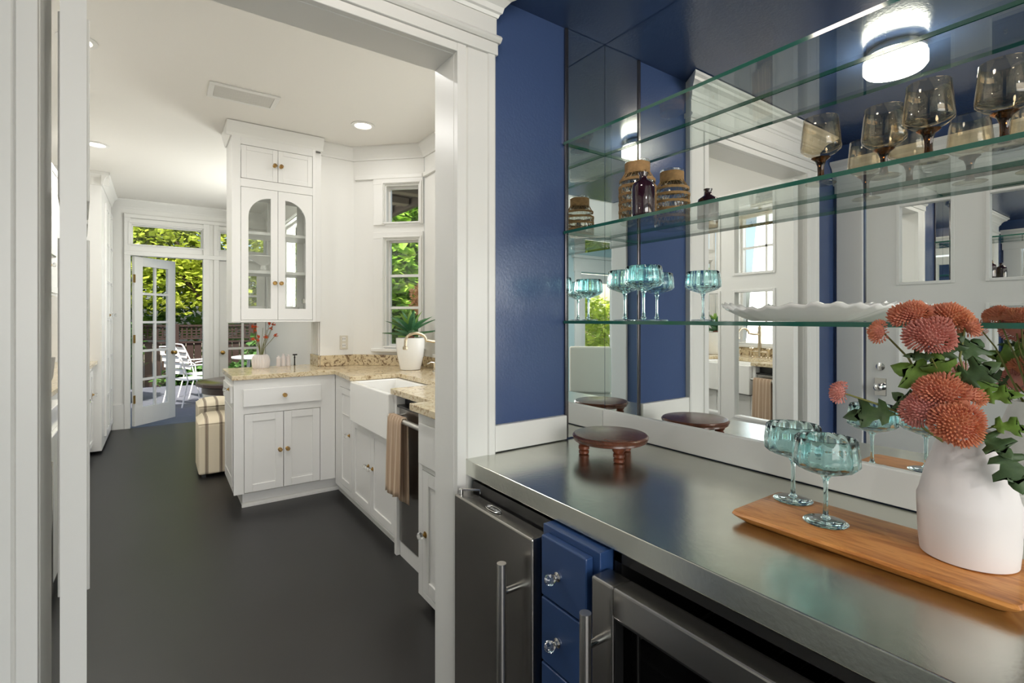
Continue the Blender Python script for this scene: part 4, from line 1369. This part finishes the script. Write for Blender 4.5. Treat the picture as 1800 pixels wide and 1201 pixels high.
garden_chair((0.42, 9.75, -0.07), math.radians(-62 + 180), 'white slatted metal garden chair nearest the door opening')
garden_chair((0.62, 10.55, -0.07), math.radians(-75 + 180), 'white slatted metal garden chair further back on the deck')
t = thing('garden_table', 'white metal garden table beside the slatted chairs', 'garden table', (1.55, 10.0, -0.07))
MB().lathe([(0.52, 0.70), (0.53, 0.71), (0.53, 0.725), (0.001, 0.726)], (1.55, 10.0, -0.07), 40).build('table_top', 'chairmetal', t, smooth=40)
for a in range(4):
    g = a * PI / 2 + 0.6
    MB().tube([(1.55 + 0.42 * math.cos(g), 10 + 0.42 * math.sin(g), -0.07), (1.55 + 0.35 * math.cos(g), 10 + 0.35 * math.sin(g), 0.64)], 0.014, 8).build('leg', 'chairmetal', t, smooth=40)

t = thing('garden_fence', 'dark brown board fence with lattice top behind the deck', 'fence', (0.5, 12.9, -0.22))
YF = 12.9
for i in range(42):
    x = -2.6 + i * 0.146
    MB().box(x, x + 0.13, YF, YF + 0.02, -0.2, 0.84).build('board', 'fence', t)
for x in (-2.6, -1.2, 0.28, 1.72, 3.1):
    MB().box(x - 0.05, x + 0.05, YF - 0.06, YF + 0.04, -0.22, 1.22).build('post', 'fence', t)
for z in (0.80, 0.885, 1.16):
    MB().box(-2.6, 3.5, YF - 0.03, YF + 0.03, z, z + 0.04).build('rail', 'fence', t)
for i in range(70):
    x = -2.55 + i * 0.086
    MB().box(x, x + 0.03, YF - 0.01, YF + 0.0, 0.92, 1.16).build('lattice_strip', 'fence', t)
for z in (0.955, 1.015, 1.075, 1.13):
    MB().box(-2.55, 3.45, YF + 0.001, YF + 0.011, z - 0.014, z + 0.014).build('lattice_strip', 'fence', t)


def foliage(cs, n, size, seed, flat=0.5, hollow=0.35, aspect=1.5):
    """leaf sprays inside ellipsoids: cs=[(centre, radii)]"""
    rg = random.Random(seed)
    V, F = [], []
    vol = [r[0] * r[1] * r[2] for c, r in cs]
    tot = sum(vol)
    for (c, r), v in zip(cs, vol):
        for k in range(int(n * v / tot)):
            d = Vector((rg.gauss(0, 1), rg.gauss(0, 1), rg.gauss(0, 1))).normalized()
            rad = hollow + (1 - hollow) * rg.random() ** 0.5
            p = Vector((c[0] + d.x * r[0] * rad, c[1] + d.y * r[1] * rad, c[2] + d.z * r[2] * rad))
            a = Vector((rg.gauss(0, 1), rg.gauss(0, 1), rg.gauss(0, flat))).normalized()
            nn = Vector((rg.gauss(0, 0.6), rg.gauss(0, 0.6), 1)).normalized()
            e = nn.cross(a)
            e = e.normalized() if e.length > 1e-4 else a.orthogonal().normalized()
            s = size * rg.uniform(0.6, 1.4)
            i0 = len(V)
            V += [p, p + a * s * aspect * 0.5 + e * s * 0.5 - nn * s * 0.08, p + a * s * aspect, p + a * s * aspect * 0.5 - e * s * 0.5 - nn * s * 0.08]
            F.append((i0, i0 + 1, i0 + 2, i0 + 3))
    b = MB()
    b.v, b.f, b.m = V, F, [0] * len(F)
    return b


def raw_build(b, name, mat, parent):
    off = ORG.get(parent.name, Vector()) if parent else Vector()
    me = bpy.data.meshes.new(name)
    me.from_pydata([v - off for v in b.v], [], b.f)
    me.materials.append(M[mat])
    o = bpy.data.objects.new(name, me)
    COL.objects.link(o)
    if parent:
        o.parent = parent
    return o


def tree(label, base, trunk_h, cs, n, size, mat, seed, name='garden_tree', cat='tree', branches=6):
    t = thing(name, label, cat, base, 'trees and shrubs outside')
    bx = Vector(base)
    if trunk_h:
        MB().tube([bx, bx + Vector((0.05, 0, trunk_h * 0.5)), bx + Vector((0.0, 0.05, trunk_h))], [0.13, 0.1, 0.06], 8).build('trunk', 'bark', t, smooth=50)
        rg = random.Random(seed)
        for k in range(branches):
            c, r = cs[k % len(cs)]
            e = Vector((c[0] + rg.uniform(-.6, .6) * r[0], c[1] + rg.uniform(-.6, .6) * r[1], c[2] + rg.uniform(-.4, .6) * r[2]))
            s = bx + Vector((0, 0.03, trunk_h * rg.uniform(0.6, 1)))
            MB().tube([s, (s + e) / 2 + Vector((0, 0, 0.15)), e], [0.05, 0.035, 0.012], 6).build('branch', 'bark', t, smooth=50)
    o = raw_build(foliage(cs, n, size, seed), 'leaves', mat, t)
    o['kind'] = 'stuff'
    return t


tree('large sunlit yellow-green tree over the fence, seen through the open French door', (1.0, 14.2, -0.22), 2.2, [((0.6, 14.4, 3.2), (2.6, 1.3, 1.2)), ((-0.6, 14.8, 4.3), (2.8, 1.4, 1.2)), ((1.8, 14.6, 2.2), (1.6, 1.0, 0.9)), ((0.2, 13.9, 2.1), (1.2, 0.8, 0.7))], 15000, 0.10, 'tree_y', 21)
tree('darker green tree behind the sunlit one beyond the deck', (2.4, 17.0, -0.22), 2.5, [((2.0, 17, 3.0), (4.5, 1.5, 3.0)), ((-2.5, 17.5, 3.0), (3.5, 1.5, 3.0))], 14000, 0.15, 'tree_g', 22)
tree('low leafy shrub growing along the deck in front of the fence', (0.9, 12.6, -0.2), 0, [((0.7, 12.68, 0.05), (0.8, 0.18, 0.30)), ((1.9, 12.68, 0.1), (0.9, 0.18, 0.35))], 2200, 0.09, 'shrub', 23, 'garden_shrub', 'shrub')
tree('dense conifer shrub seen through the open door panes', (-1.0, 10.4, -0.2), 0, [((-1.05, 10.6, 0.7), (0.8, 0.7, 0.95))], 7000, 0.07, 'shrub', 24, 'garden_shrub', 'shrub')
tree('tall green tree left of the open French door panes', (-2.4, 12.0, -0.2), 1.8, [((-2.2, 12.0, 2.6), (1.7, 1.2, 1.6))], 6000, 0.10, 'tree_g', 25)
tree('green shrub behind the closed French door', (2.2, 11.8, -0.2), 0, [((2.3, 12.0, 0.5), (0.8, 0.6, 0.8))], 4000, 0.08, 'shrub', 29, 'garden_shrub', 'shrub')
# outside the bay window
tree('wall of bright green vine leaves outside the bay window', (3.6, 7.4, -0.2), 0, [((3.9, 7.6, 2.2), (1.5, 0.45, 1.3)), ((3.0, 7.9, 2.2), (1.0, 0.4, 1.2))], 9500, 0.12, 'vine', 26, 'climbing_vine', 'vine')
tree('dark green shrub low outside the bay window', (3.0, 6.6, -0.2), 0, [((3.0, 6.6, 0.8), (0.9, 0.5, 0.72))], 5000, 0.10, 'tree_g', 27, 'garden_shrub', 'shrub')
t = thing('dried_hydrangea', 'tan dried flower plume outside the bay window', 'flowering plant', (2.85, 6.0, -0.2), 'trees and shrubs outside')
o = raw_build(foliage([((2.80, 6.0, 1.58), (0.16, 0.14, 0.22)), ((2.88, 6.0, 1.86), (0.07, 0.07, 0.14))], 900, 0.035, 28), 'plume', 'dried', t)
o['kind'] = 'stuff'
MB().tube([(2.85, 6.0, -0.2), (2.82, 6.0, 0.8), (2.80, 6.0, 1.5)], 0.012, 6).build('stem', 'bark', t)
# garden beside sink windows
tree('garden greenery outside the sink windows, only in reflections', (4.5, 2.8, -0.2), 0, [((4.6, 2.8, 1.4), (0.8, 2.6, 1.5))], 6000, 0.14, 'tree_g', 31, 'garden_hedge', 'hedge')
# roof eave with brackets seen in transom
t = thing('roof_eave', 'dark eave soffit with pale brackets above the bay window', 'eave', (2.4, 5.2, 2.9))
MB().box(1.40, 2.46, 4.7, 9.0, 2.74, 2.84).build('soffit', 'soffit', t)
MB().box(2.40, 2.46, 4.7, 9.0, 2.64, 2.739).build('fascia', 'soffit', t)
for i in range(8):
    y = 4.95 + i * 0.5
    MB().box(1.75, 2.38, y, y + 0.13, 2.66, 2.739).build('bracket', 'soffitlight', t, bevel=0.01)
struct('roof', 'house roof above the rooms', 'roof', MB().box(-4.9, 2.1, -4.0, 7.9, 2.95, 3.05), 'soffit')

# ================================================================== DINING ROOM (behind the camera, seen in the mirror corner)
b = MB()
b.box(-4.7, XL - 0.1, -0.45, -0.33, 0, 2.6)
b.box(XM + 0.1, 2.3, -0.45, -0.33, 0, 2.6)
struct('wall_dining_divider', 'pale blue dining room wall beside the pantry opening', 'wall', b, 'paleblue')
b = MB()
yb = -3.6
b.box(-4.7, -4.02, yb - 0.12, yb, 0, 2.6)
b.box(-4.02, -3.10, yb - 0.12, yb, 2.12, 2.6)
b.box(-3.10, -1.75, yb - 0.12, yb, 0, 2.6)
b.box(-1.75, 1.15, yb - 0.12, yb, 0, 0.7)
b.box(-1.75, 1.15, yb - 0.12, yb, 2.35, 2.6)
b.box(1.15, 2.3, yb - 0.12, yb, 0, 2.6)
struct('wall_dining_back', 'pale blue dining room wall with white glazed door, seen in the mirror corner', 'wall', b, 'paleblue')
struct('wall_dining_left', 'pale blue dining room side wall', 'wall', MB().box(-4.8, -4.7, yb, -0.33, 0, 2.6), 'paleblue')
struct('wall_dining_right', 'pale blue dining room wall on the far side', 'wall', MB().box(2.3, 2.4, yb, -0.33, 0, 2.6), 'paleblue')
struct('ceiling_dining', 'white dining room ceiling', 'ceiling', MB().box(-4.8, 2.4, yb - 0.1, -0.451, 2.6, 2.66), 'ceilw')
dd_, df = french('door_5', 'white glazed dining room door reflected in the mirror corner', 0.90, 2.09, 1, 1, 0.13, 0.55, 0.15, (-3.11, yb - 0.05, 0.012), PI)
MB().lathe([(0.025, 0), (0.025, 0.006), (0.010, 0.010), (0.010, 0.03), (0.026, 0.045), (0.001, 0.06)], df.p(0.82, -0.02, 1.0), 16, (0, 1, 0)).build('door_knob', 'chrome', dd_, smooth=40)
fdd = FYb(yb)
t = thing('trim_7', 'white door casing with deep header in the dining room, seen in mirror', 'door trim', (-3.56, yb, 0), kind='structure')
MB().fbox(fdd, -3.10, -2.96, 0, 0.025, 0, 2.16).build('casing', 'trim', t, bevel=0.003)
MB().fbox(fdd, -4.16, -4.02, 0, 0.025, 0, 2.16).build('casing', 'trim', t, bevel=0.003)
MB().fbox(fdd, -4.18, -2.94, 0, 0.03, 2.13, 2.36).build('header_board', 'trim', t, bevel=0.003)
MB().fbox(fdd, -4.22, -2.90, 0, 0.07, 2.36, 2.41).build('crown', 'trim', t, bevel=0.006)
t = thing('trim_8', 'white cased pantry opening behind the camera', 'door trim', (XL, -0.45, 0), kind='structure')
MB().box(XL - 0.12, XL + 0.005, -0.475, -0.451, 0, 2.4).build('casing', 'trim', t, bevel=0.003)
MB().box(XL + 0.0005, XL + 0.02, -0.475, -0.30, 0, 2.37).build('casing', 'trim', t, bevel=0.003)
MB().box(XM + 0.009, XM + 0.13, -0.475, -0.451, 0, 2.4).build('casing', 'trim', t, bevel=0.003)
MB().box(XL - 0.12, XM + 0.13, -0.475, -0.451, 2.371, 2.55).build('header_board', 'trim', t, bevel=0.003)
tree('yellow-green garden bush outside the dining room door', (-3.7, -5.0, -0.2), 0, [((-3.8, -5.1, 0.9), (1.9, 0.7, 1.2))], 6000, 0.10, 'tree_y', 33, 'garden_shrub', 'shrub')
t = thing('dining_chair', 'cream upholstered high-back dining chair reflected in the mirror corner', 'dining chair', (-1.35, -1.55, 0), rotz=-0.78)
ORG[t.name] = Vector()
MB().box(-0.24, 0.24, -0.24, 0.24, 0.42, 0.50).build('seat', 'cream', t, bevel=0.02)
MB().box(-0.23, 0.23, 0.20, 0.27, 0.50, 1.02).build('backrest', 'cream', t, bevel=0.02)
for sx in (-0.2, 0.2):
    for sy in (-0.2, 0.22):
        MB().tube([(sx, sy, 0), (sx * 0.98, sy * 0.98, 0.42)], [0.016, 0.024], 8).build('leg', 'darkwood', t)

# ================================================================== PANTRY CEILING LIGHT
lc = Vector((0.455, 0.722, ZC))
t = thing('flush_ceiling_light', 'round opal flush ceiling light reflected in the mirror', 'ceiling light', tuple(lc))
MB().lathe([(0.085, -0.001), (0.085, -0.016), (0.098, -0.022), (0.098, -0.030), (0.085, -0.032)], lc, 40).build('metal_rim', 'satin', t, smooth=40)
MB().lathe([(0.094, -0.033), (0.101, -0.042), (0.101, -0.078), (0.092, -0.090), (0.001, -0.095)], lc, 40).build('opal_shade', 'lampglass', t, smooth=40)

# ================================================================== ITEMS ON SHELVES
ZM, ZB = 1.6412, 1.3232


def build_coupe(name, label, loc, group):
    t = thing(name, label, 'coupe glass', (0, 0, 0), group)
    fl_n = 14
    mod = lambda i, a: 1 + 0.028 * math.cos(fl_n * a) if 1 <= i <= 5 else 1.0
    ring = [(0.0055, 0.092), (0.048, 0.108), (0.0580, 0.117), (0.0575, 0.135), (0.0550, 0.155), (0.0530, 0.168), (0.0515, 0.170),
            (0.0500, 0.168), (0.0520, 0.152), (0.0540, 0.132), (0.0540, 0.121), (0.046, 0.114), (0.006, 0.102), (0.0005, 0.1015)]
    MB().lathe([(0.0005, 0.092)] + ring, (0, 0, 0), 84, mod=lambda i, a: 1 + 0.026 * math.cos(fl_n * a) if 2 <= i <= 6 else 1.0).build('bowl', 'teal', t, smooth=60)
    MB().lathe([(0.0005, 0.0045), (0.0042, 0.0045), (0.009, 0.009), (0.0052, 0.016), (0.0042, 0.03), (0.0040, 0.07), (0.005, 0.086), (0.009, 0.0915), (0.0005, 0.0918)], (0, 0, 0), 20).build('stem', 'teal', t, smooth=60)
    MB().lathe([(0.0005, 0.0005), (0.038, 0.0005), (0.0395, 0.0018), (0.038, 0.003), (0.012, 0.0042), (0.0005, 0.0044)], (0, 0, 0), 40).build('foot', 'teal', t, smooth=60)
    t.location = loc
    return t


cg = 'ribbed aqua coupe glasses'
cp = build_coupe('coupe_glass', 'ribbed aqua coupe at the front of the lowest glass shelf', (1.226, 1.032, ZB), cg)


def coupe_at(loc, label, rot=0.1):
    c = copy_tree(cp)
    c.location = loc
    c.rotation_euler = (0, 0, rot)
    c['label'] = label
    return c


coupe_at((1.296, 1.172, ZB), 'ribbed aqua coupe tucked in the mirror corner of the lowest shelf')
ZT = 0.9238
coupe_at((1.160, 0.553, ZT), 'ribbed aqua coupe at the far end of the wooden board')
coupe_at((1.086, 0.455, ZT), 'ribbed aqua coupe in front, on the wooden board beside the vase')


def build_goblet(label, loc):
    t = thing('smoky_goblet', label, 'goblet', (0, 0, 0), 'smoky amber stemmed goblets')
    MB().lathe([(0.0005, 0.0615), (0.012, 0.062), (0.030, 0.070), (0.0405, 0.080), (0.0415, 0.088), (0.0375, 0.130), (0.0355, 0.152), (0.0345, 0.1525), (0.0340, 0.150), (0.0360, 0.128), (0.0398, 0.088), (0.037, 0.082), (0.022, 0.075), (0.0005, 0.072)], (0, 0, 0), 48).build('bowl', 'smoke', t, smooth=60)
    MB().lathe([(0.0005, 0.0072), (0.0095, 0.0072), (0.0075, 0.014), (0.0065, 0.025), (0.0070, 0.042), (0.011, 0.054), (0.020, 0.0612), (0.0005, 0.0613)], (0, 0, 0), 24).build('stem', 'amber', t, smooth=60)
    MB().lathe([(0.0005, 0.0005), (0.030, 0.0005), (0.0315, 0.002), (0.029, 0.0035), (0.012, 0.0068), (0.0005, 0.007)], (0, 0, 0), 40).build('foot', 'smoke', t, smooth=60)
    t.location = loc
    return t


gb = build_goblet('smoky goblet standing apart, closest to the jars on the middle shelf', (1.252, 0.535, ZM))
for loc, lab in (((1.302, 0.428, ZM), 'smoky goblet second from the jars, close against the mirror'), ((1.240, 0.333, ZM), 'smoky goblet third from the jars, at the shelf front'), ((1.248, 0.226, ZM), 'smoky goblet last in the row, at the picture edge')):
    c = copy_tree(gb)
    c.location = loc
    c['label'] = lab

# woven jar
jc = Vector((1.290, 1.112, ZM))
t = thing('woven_jar', 'clear glass jar wrapped in woven jute on the middle shelf', 'jar', tuple(jc))
MB().lathe([(0.052, 0.0005), (0.058, 0.006), (0.058, 0.130), (0.054, 0.145), (0.040, 0.165), (0.037, 0.172), (0.037, 0.200), (0.040, 0.204), (0.040, 0.209), (0.036, 0.209), (0.034, 0.200), (0.034, 0.172), (0.052, 0.140), (0.055, 0.125), (0.055, 0.012), (0.001, 0.008)], jc, 40).build('glass_body', 'clearglass', t, smooth=50)



def ring_pts(c, r, z, n=40, amp=0.0):
    return [(c.x + r * math.cos(2 * PI * i / n), c.y + r * math.sin(2 * PI * i / n), c.z + z + amp * math.sin(5 * 2 * PI * i / n)) for i in range(n)]


b = MB()
for k in range(10):
    b.tube(ring_pts(jc, 0.0390, 0.1675 + k * 0.0036, amp=0.0006), 0.0021, 6, closed=True)
b.build('rope_collar', 'jute', t, smooth=60)
for z in (0.040, 0.066, 0.092, 0.118, 0.140):
    b = MB()
    rr = 0.0595 if z < 0.13 else 0.0565
    b.tube(ring_pts(jc, rr, z), 0.0024, 6, closed=True)
    b.tube(ring_pts(jc, rr, z + 0.0045), 0.0022, 6, closed=True)
    b.build('rope_band', 'jute', t, smooth=60)
for z0, z1 in ((0.018, 0.040), (0.044, 0.066), (0.070, 0.092), (0.096, 0.118)):
    n = 22
    pts = []
    for i in range(n * 2):
        a = 2 * PI * i / (n * 2)
        pts.append((jc.x + 0.0592 * math.cos(a), jc.y + 0.0592 * math.sin(a), jc.z + (z0 if i % 2 else z1)))
    MB().tube(pts, 0.0012, 5, closed=True).build('rope_zigzag', 'jute', t, smooth=60)
pts = []
for i in range(28):
    a = 2 * PI * i / 28
    r_, z = (0.057, 0.142) if i % 2 else (0.041, 0.170)
    pts.append((jc.x + r_ * math.cos(a), jc.y + r_ * math.sin(a), jc.z + z))
MB().tube(pts, 0.0012, 5, closed=True).build('rope_zigzag', 'jute', t, smooth=60)

# plum bottle
o = MB().lathe([(0.030, 0.0005), (0.034, 0.004), (0.035, 0.012), (0.035, 0.088), (0.032, 0.102), (0.018, 0.112), (0.0125, 0.116), (0.0115, 0.128), (0.0145, 0.134), (0.0145, 0.137), (0.010, 0.137), (0.009, 0.118), (0.001, 0.115)], (1.212, 1.022, ZM), 36).build('plum_bottle', 'plum', smooth=50)
tag(o, 'glossy dark plum bottle in front of the woven jar', 'bottle')

# platter: leaf-like wavy porcelain dish
b = MB()
NA, NRr = 96, 7
cx, cy = 1.262, 0.590
for k in range(NRr):
    f = k / (NRr - 1)
    for j in range(NA):
        a = 2 * PI * j / NA
        ca, sa = math.cos(a), math.sin(a)
        L = 0.195 if ca > 0 else 0.205
        base_l, base_w = 0.115, 0.036
        px_ = (base_l + (L - base_l) * f ** 1.1) * (abs(ca) ** 0.92) * (1 if ca >= 0 else -1)
        py_ = (base_w + (0.070 - base_w) * f) * sa
        wav = 0.0035 * math.sin(a * 26) * f
        z = 0.0006 + 0.034 * f ** 1.3 + wav + 0.006 * f * abs(ca) ** 6 + 0.006 * f * math.sin(3 * a + 1)
        b.v.append(Vector((cx + py_ * (1 + 0.04 * math.sin(26 * a) * f), cy + px_ * (1 + 0.01 * math.sin(26 * a) * f), ZB + z)))
for k in range(NRr - 1):
    for j in range(NA):
        j2 = (j + 1) % NA
        b.f.append((k * NA + j, k * NA + j2, (k + 1) * NA + j2, (k + 1) * NA + j))
        b.m.append(0)
b.f.append(tuple(range(NA - 1, -1, -1)))
b.m.append(0)
o = b.build('leaf_platter', 'porcelain', smooth=60)
so = o.modifiers.new('wall', 'SOLIDIFY')
so.thickness = 0.004
so.offset = 1
tag(o, 'long white leaf-shaped porcelain platter with wavy rim on the lowest shelf', 'platter')

# ================================================================== ITEMS ON THE COUNTER
ZS = 0.9004
sc_ = Vector((1.160, 1.110, ZS))
t = thing('wooden_riser', 'small round dark wooden stool riser on three turned legs', 'riser', tuple(sc_))
MB().lathe([(0.108, 0.046), (0.114, 0.049), (0.113, 0.054), (0.117, 0.056), (0.1185, 0.062), (0.114, 0.067), (0.110, 0.068), (0.001, 0.068)], sc_, 64).build('round_top', 'darkwood', t, smooth=35)
for a in (2.32, 4.22, 0.10):
    c = sc_ + Vector((0.082 * math.cos(a), 0.082 * math.sin(a), 0))
    MB().lathe([(0.013, 0.0), (0.0165, 0.003), (0.0165, 0.010), (0.013, 0.013), (0.0175, 0.017), (0.0175, 0.025), (0.014, 0.028), (0.020, 0.036), (0.021, 0.0465)], c, 20).build('turned_leg', 'redwood', t, smooth=40)

# board
t = thing('serving_board', 'long acacia wood serving board with slanted edges on the steel counter', 'board', (1.085, 0.38, ZS))
bx0, bx1, by0, by1 = 0.990, 1.198, 0.160, 0.603
rings = [(0.020, 0.0003), (0.004, 0.012), (0.0, 0.017), (0.003, 0.0222), (0.008, 0.0232)]
b = MB()
for ins, z in rings:
    x0_, x1_, y0_, y1_ = bx0 + ins, bx1 - ins, by0 + ins, by1 - ins
    c_ = 0.012
    pts = []
    for (qx, qy, sx, sy) in ((x0_, y0_, 1, 1), (x1_, y0_, -1, 1), (x1_, y1_, -1, -1), (x0_, y1_, 1, -1)):
        seq = [(qx, qy + sy * c_), (qx + sx * c_ * 0.3, qy + sy * c_ * 0.3), (qx + sx * c_, qy)]
        if (sx, sy) in ((-1, 1), (1, -1)):
            seq = seq[::-1]
        pts += seq
    b.v += [Vector((x, y, ZS + z)) for x, y in pts]
n = 12
for k in range(len(rings) - 1):
    for j in range(n):
        b.f.append((k * n + j, k * n + (j + 1) % n, (k + 1) * n + (j + 1) % n, (k + 1) * n + j))
        b.m.append(0)
b.f.append(tuple(range(n - 1, -1, -1)))
b.f.append(tuple((len(rings) - 1) * n + j for j in range(n)))
b.m += [0, 0]
b.build('plank', 'wood', t, smooth=25)

# vase and bouquet
vb = Vector((1.128, 0.250, ZT))
t = thing('bouquet_vase', 'tall matte white vase of coral stonecrop flowers on the wooden board', 'vase', tuple(vb))
MB().lathe([(0.058, 0), (0.064, 0.002), (0.0665, 0.03), (0.0685, 0.085), (0.0685, 0.098), (0.0655, 0.106), (0.056, 0.150), (0.040, 0.200), (0.034, 0.216), (0.031, 0.217), (0.030, 0.212), (0.050, 0.150), (0.060, 0.10), (0.001, 0.01)], vb, 64).build('vase_body', 'ceramic', t, smooth=25)
mouth = vb + Vector((0, 0, 0.205))


def head(parent, c, r, axis, mat, seed, n=260, squash=0.62):
    rg = random.Random(seed)
    ax = Vector(axis).normalized()
    q = Vector((0, 0, 1)).rotation_difference(ax)
    b = MB()
    # core
    V0 = [(0.001, -0.42), (0.35, -0.40), (0.70, -0.18), (0.86, 0.05), (0.74, 0.34), (0.42, 0.52), (0.001, 0.58)]
    b.lathe([(a * r * 0.86, h * r * squash / 0.62 * 0.86) for a, h in V0], c, 14, ax)
    for k in range(n):
        zz = 1 - 1.55 * (k + 0.5) / n
        ph = k * 2.39996
        rr = math.sqrt(max(0, 1 - zz * zz))
        d = Vector((rr * math.cos(ph), rr * math.sin(ph), zz))
        lob = 1 + 0.10 * math.sin(3 * ph + 2 * zz + seed) + rg.uniform(-0.07, 0.07)
        p = Vector((d.x * r * lob * 0.82, d.y * r * lob * 0.82, d.z * r * squash * lob * 0.86))
        dn = Vector((d.x, d.y, d.z * 1.4 + 0.25)).normalized()
        L = r * 0.27
        wv = r * 0.042
        a = dn.orthogonal().normalized()
        e = dn.cross(a)
        base = [p + a * wv, p + e * wv, p - a * wv, p - e * wv]
        tip = p + dn * L
        mid = [p + dn * L * 0.7 + (v - p) * 1.35 for v in base]
        pts = [Vector(c) + q @ v for v in base + mid + [tip]]
        b._q(pts, [(0, 1, 5, 4), (1, 2, 6, 5), (2, 3, 7, 6), (3, 0, 4, 7), (4, 5, 8), (5, 6, 8), (6, 7, 8), (7, 4, 8)])
    return b.build('flower_head', mat, parent, smooth=60)


heads = [
    ((1.079, 0.315, 1.337), 0.034, (-0.25, 0.2, 0.9), 'petal', 1),
    ((1.062, 0.283, 1.303), 0.038, (-0.55, -0.1, 0.55), 'petalpink', 2),
    ((1.105, 0.268, 1.330), 0.036, (0.3, -0.3, 0.8), 'petal', 3),
    ((1.092, 0.240, 1.318), 0.020, (0.5, -0.7, 0.5), 'petal', 4),
    ((1.062, 0.357, 1.306), 0.023, (-0.6, 0.7, 0.1), 'petal', 5),
    ((1.014, 0.402, 1.196), 0.022, (-0.6, 0.75, 0.2), 'petalpink', 6),
    ((1.066, 0.270, 1.210), 0.038, (-0.5, -0.1, 0.85), 'petal', 7),
    ((1.052, 0.292, 1.178), 0.034, (-0.75, 0.35, 0.45), 'petalpink', 8),
    ((1.040, 0.243, 1.163), 0.038, (-0.75, -0.2, 0.35), 'petal', 9),
    ((1.090, 0.238, 1.205), 0.025, (0.1, -0.6, 0.7), 'petal', 10),
]
for c, r, ax, m_, sd in heads:
    c = Vector(c)
    r *= 0.92
    hd = head(t, c, r, ax, m_, sd, n=150 if r < 0.026 else 330)
    a_ = Vector(ax).normalized()
    s0 = mouth + Vector((random.uniform(-.012, .012), random.uniform(-.012, .012), -0.04))
    mid = (s0 + c) / 2 + Vector((0, 0, 0.02))
    e = c - a_ * r * 0.35
    MB().tube([s0, mid * 0.6 + s0 * 0.4, mid, (mid + e) / 2 - a_ * 0.01, e], [0.0024, 0.0022, 0.002, 0.0018, 0.0016], 6).build('stem', 'stem', t, smooth=50)

# lobed leaf
OUT = [(0.0, 0.03), (0.10, 0.08), (0.14, 0.30), (0.27, 0.40), (0.28, 0.27), (0.30, 0.16), (0.42, 0.22), (0.50, 0.40), (0.66, 0.44), (0.62, 0.30), (0.60, 0.15), (0.74, 0.18), (0.86, 0.13), (1.0, 0.0)]


def leaf(parent, base, direction, normal, L, mat, droop=0.2, wide=1.0):
    d = Vector(direction).normalized()
    n = Vector(normal)
    n = (n - d * n.dot(d)).normalized()
    s = d.cross(n)
    b = MB()
    mids = []

    def P(x, y):
        return Vector(base) + d * (x * L) + s * (y * L * wide) + n * (L * (0.25 * abs(y) - droop * x * x))
    N = len(OUT)
    top_ = [P(x, y) for x, y in OUT]
    bot_ = [P(x, -y) for x, y in OUT]
    mid_ = [P(i / (N - 1), 0) for i in range(N)]
    b.v += top_ + mid_ + bot_
    for i in range(N - 1):
        b.f.append((i, i + 1, N + i + 1, N + i))
        b.f.append((N + i, N + i + 1, 2 * N + i + 1, 2 * N + i))
        b.m += [0, 0]
    o = b.build('leaf', mat, parent, smooth=60)
    so = o.modifiers.new('blade', 'SOLIDIFY')
    so.thickness = 0.0006
    return o


leaves = [
    ((1.078, 0.268, 1.218), (-0.15, 0.75, 0.35), (-0.9, -0.2, 0.4), 0.080, 'leaf', 0.2, 1.0),
    ((1.080, 0.262, 1.220), (-0.1, 0.35, 0.9), (-0.9, 0.1, 0.2), 0.060, 'leaf', 0.1, 1.0),
    ((1.086, 0.250, 1.225), (0.1, -0.55, 0.45), (-0.8, -0.3, 0.5), 0.060, 'leafdark', 0.2, 1.0),
    ((1.078, 0.272, 1.262), (0.1, -0.35, 0.6), (-0.9, -0.2, 0.2), 0.055, 'leafdark', 0.1, 0.8),
    ((1.070, 0.280, 1.265), (-0.2, 0.7, 0.05), (-0.7, 0.1, 0.7), 0.042, 'leafdark', 0.1, 0.8),
    ((1.040, 0.325, 1.165), (-0.3, 0.9, -0.12), (-0.6, -0.2, 0.75), 0.078, 'leafdark', 0.1, 1.0),
    ((1.075, 0.300, 1.170), (-0.1, 0.7, 0.5), (-0.9, 0.0, 0.3), 0.05, 'leafdark', 0.1, 1.0),
    ((1.090, 0.225, 1.145), (-0.35, -0.65, -0.45), (-0.7, -0.2, 0.6), 0.055, 'leafdark', 0.1, 1.0),
    ((1.078, 0.198, 1.125), (-0.1, -0.35, -0.85), (-0.9, -0.35, 0.1), 0.068, 'leafdark', 0.1, 0.95),
    ((1.100, 0.215, 1.155), (0.1, -0.5, 0.1), (-0.5, -0.3, 0.8), 0.05, 'leaf', 0.35, 1.0),
    ((1.100, 0.226, 1.200), (0.1, -0.8, 0.25), (-0.7, -0.3, 0.6), 0.05, 'leaf', 0.2, 0.8),
    ((1.110, 0.250, 1.260), (0.5, -0.2, 0.5), (-0.5, -0.5, 0.5), 0.06, 'leafdark', 0.2, 1.0),
    ((1.125, 0.240, 1.20), (0.7, -0.1, 0.3), (-0.3, -0.3, 0.8), 0.08, 'leaf', 0.2, 1.0),
]
for lf in leaves:
    leaf(t, *lf)
    bs = Vector(lf[0])
    s0 = mouth + Vector((0, 0, -0.01))
    MB().tube([s0, (s0 + bs) / 2 + Vector((0, 0, 0.006)), bs + Vector(lf[1]).normalized() * 0.004], 0.0011, 5).build('leaf_stalk', 'stem', t)
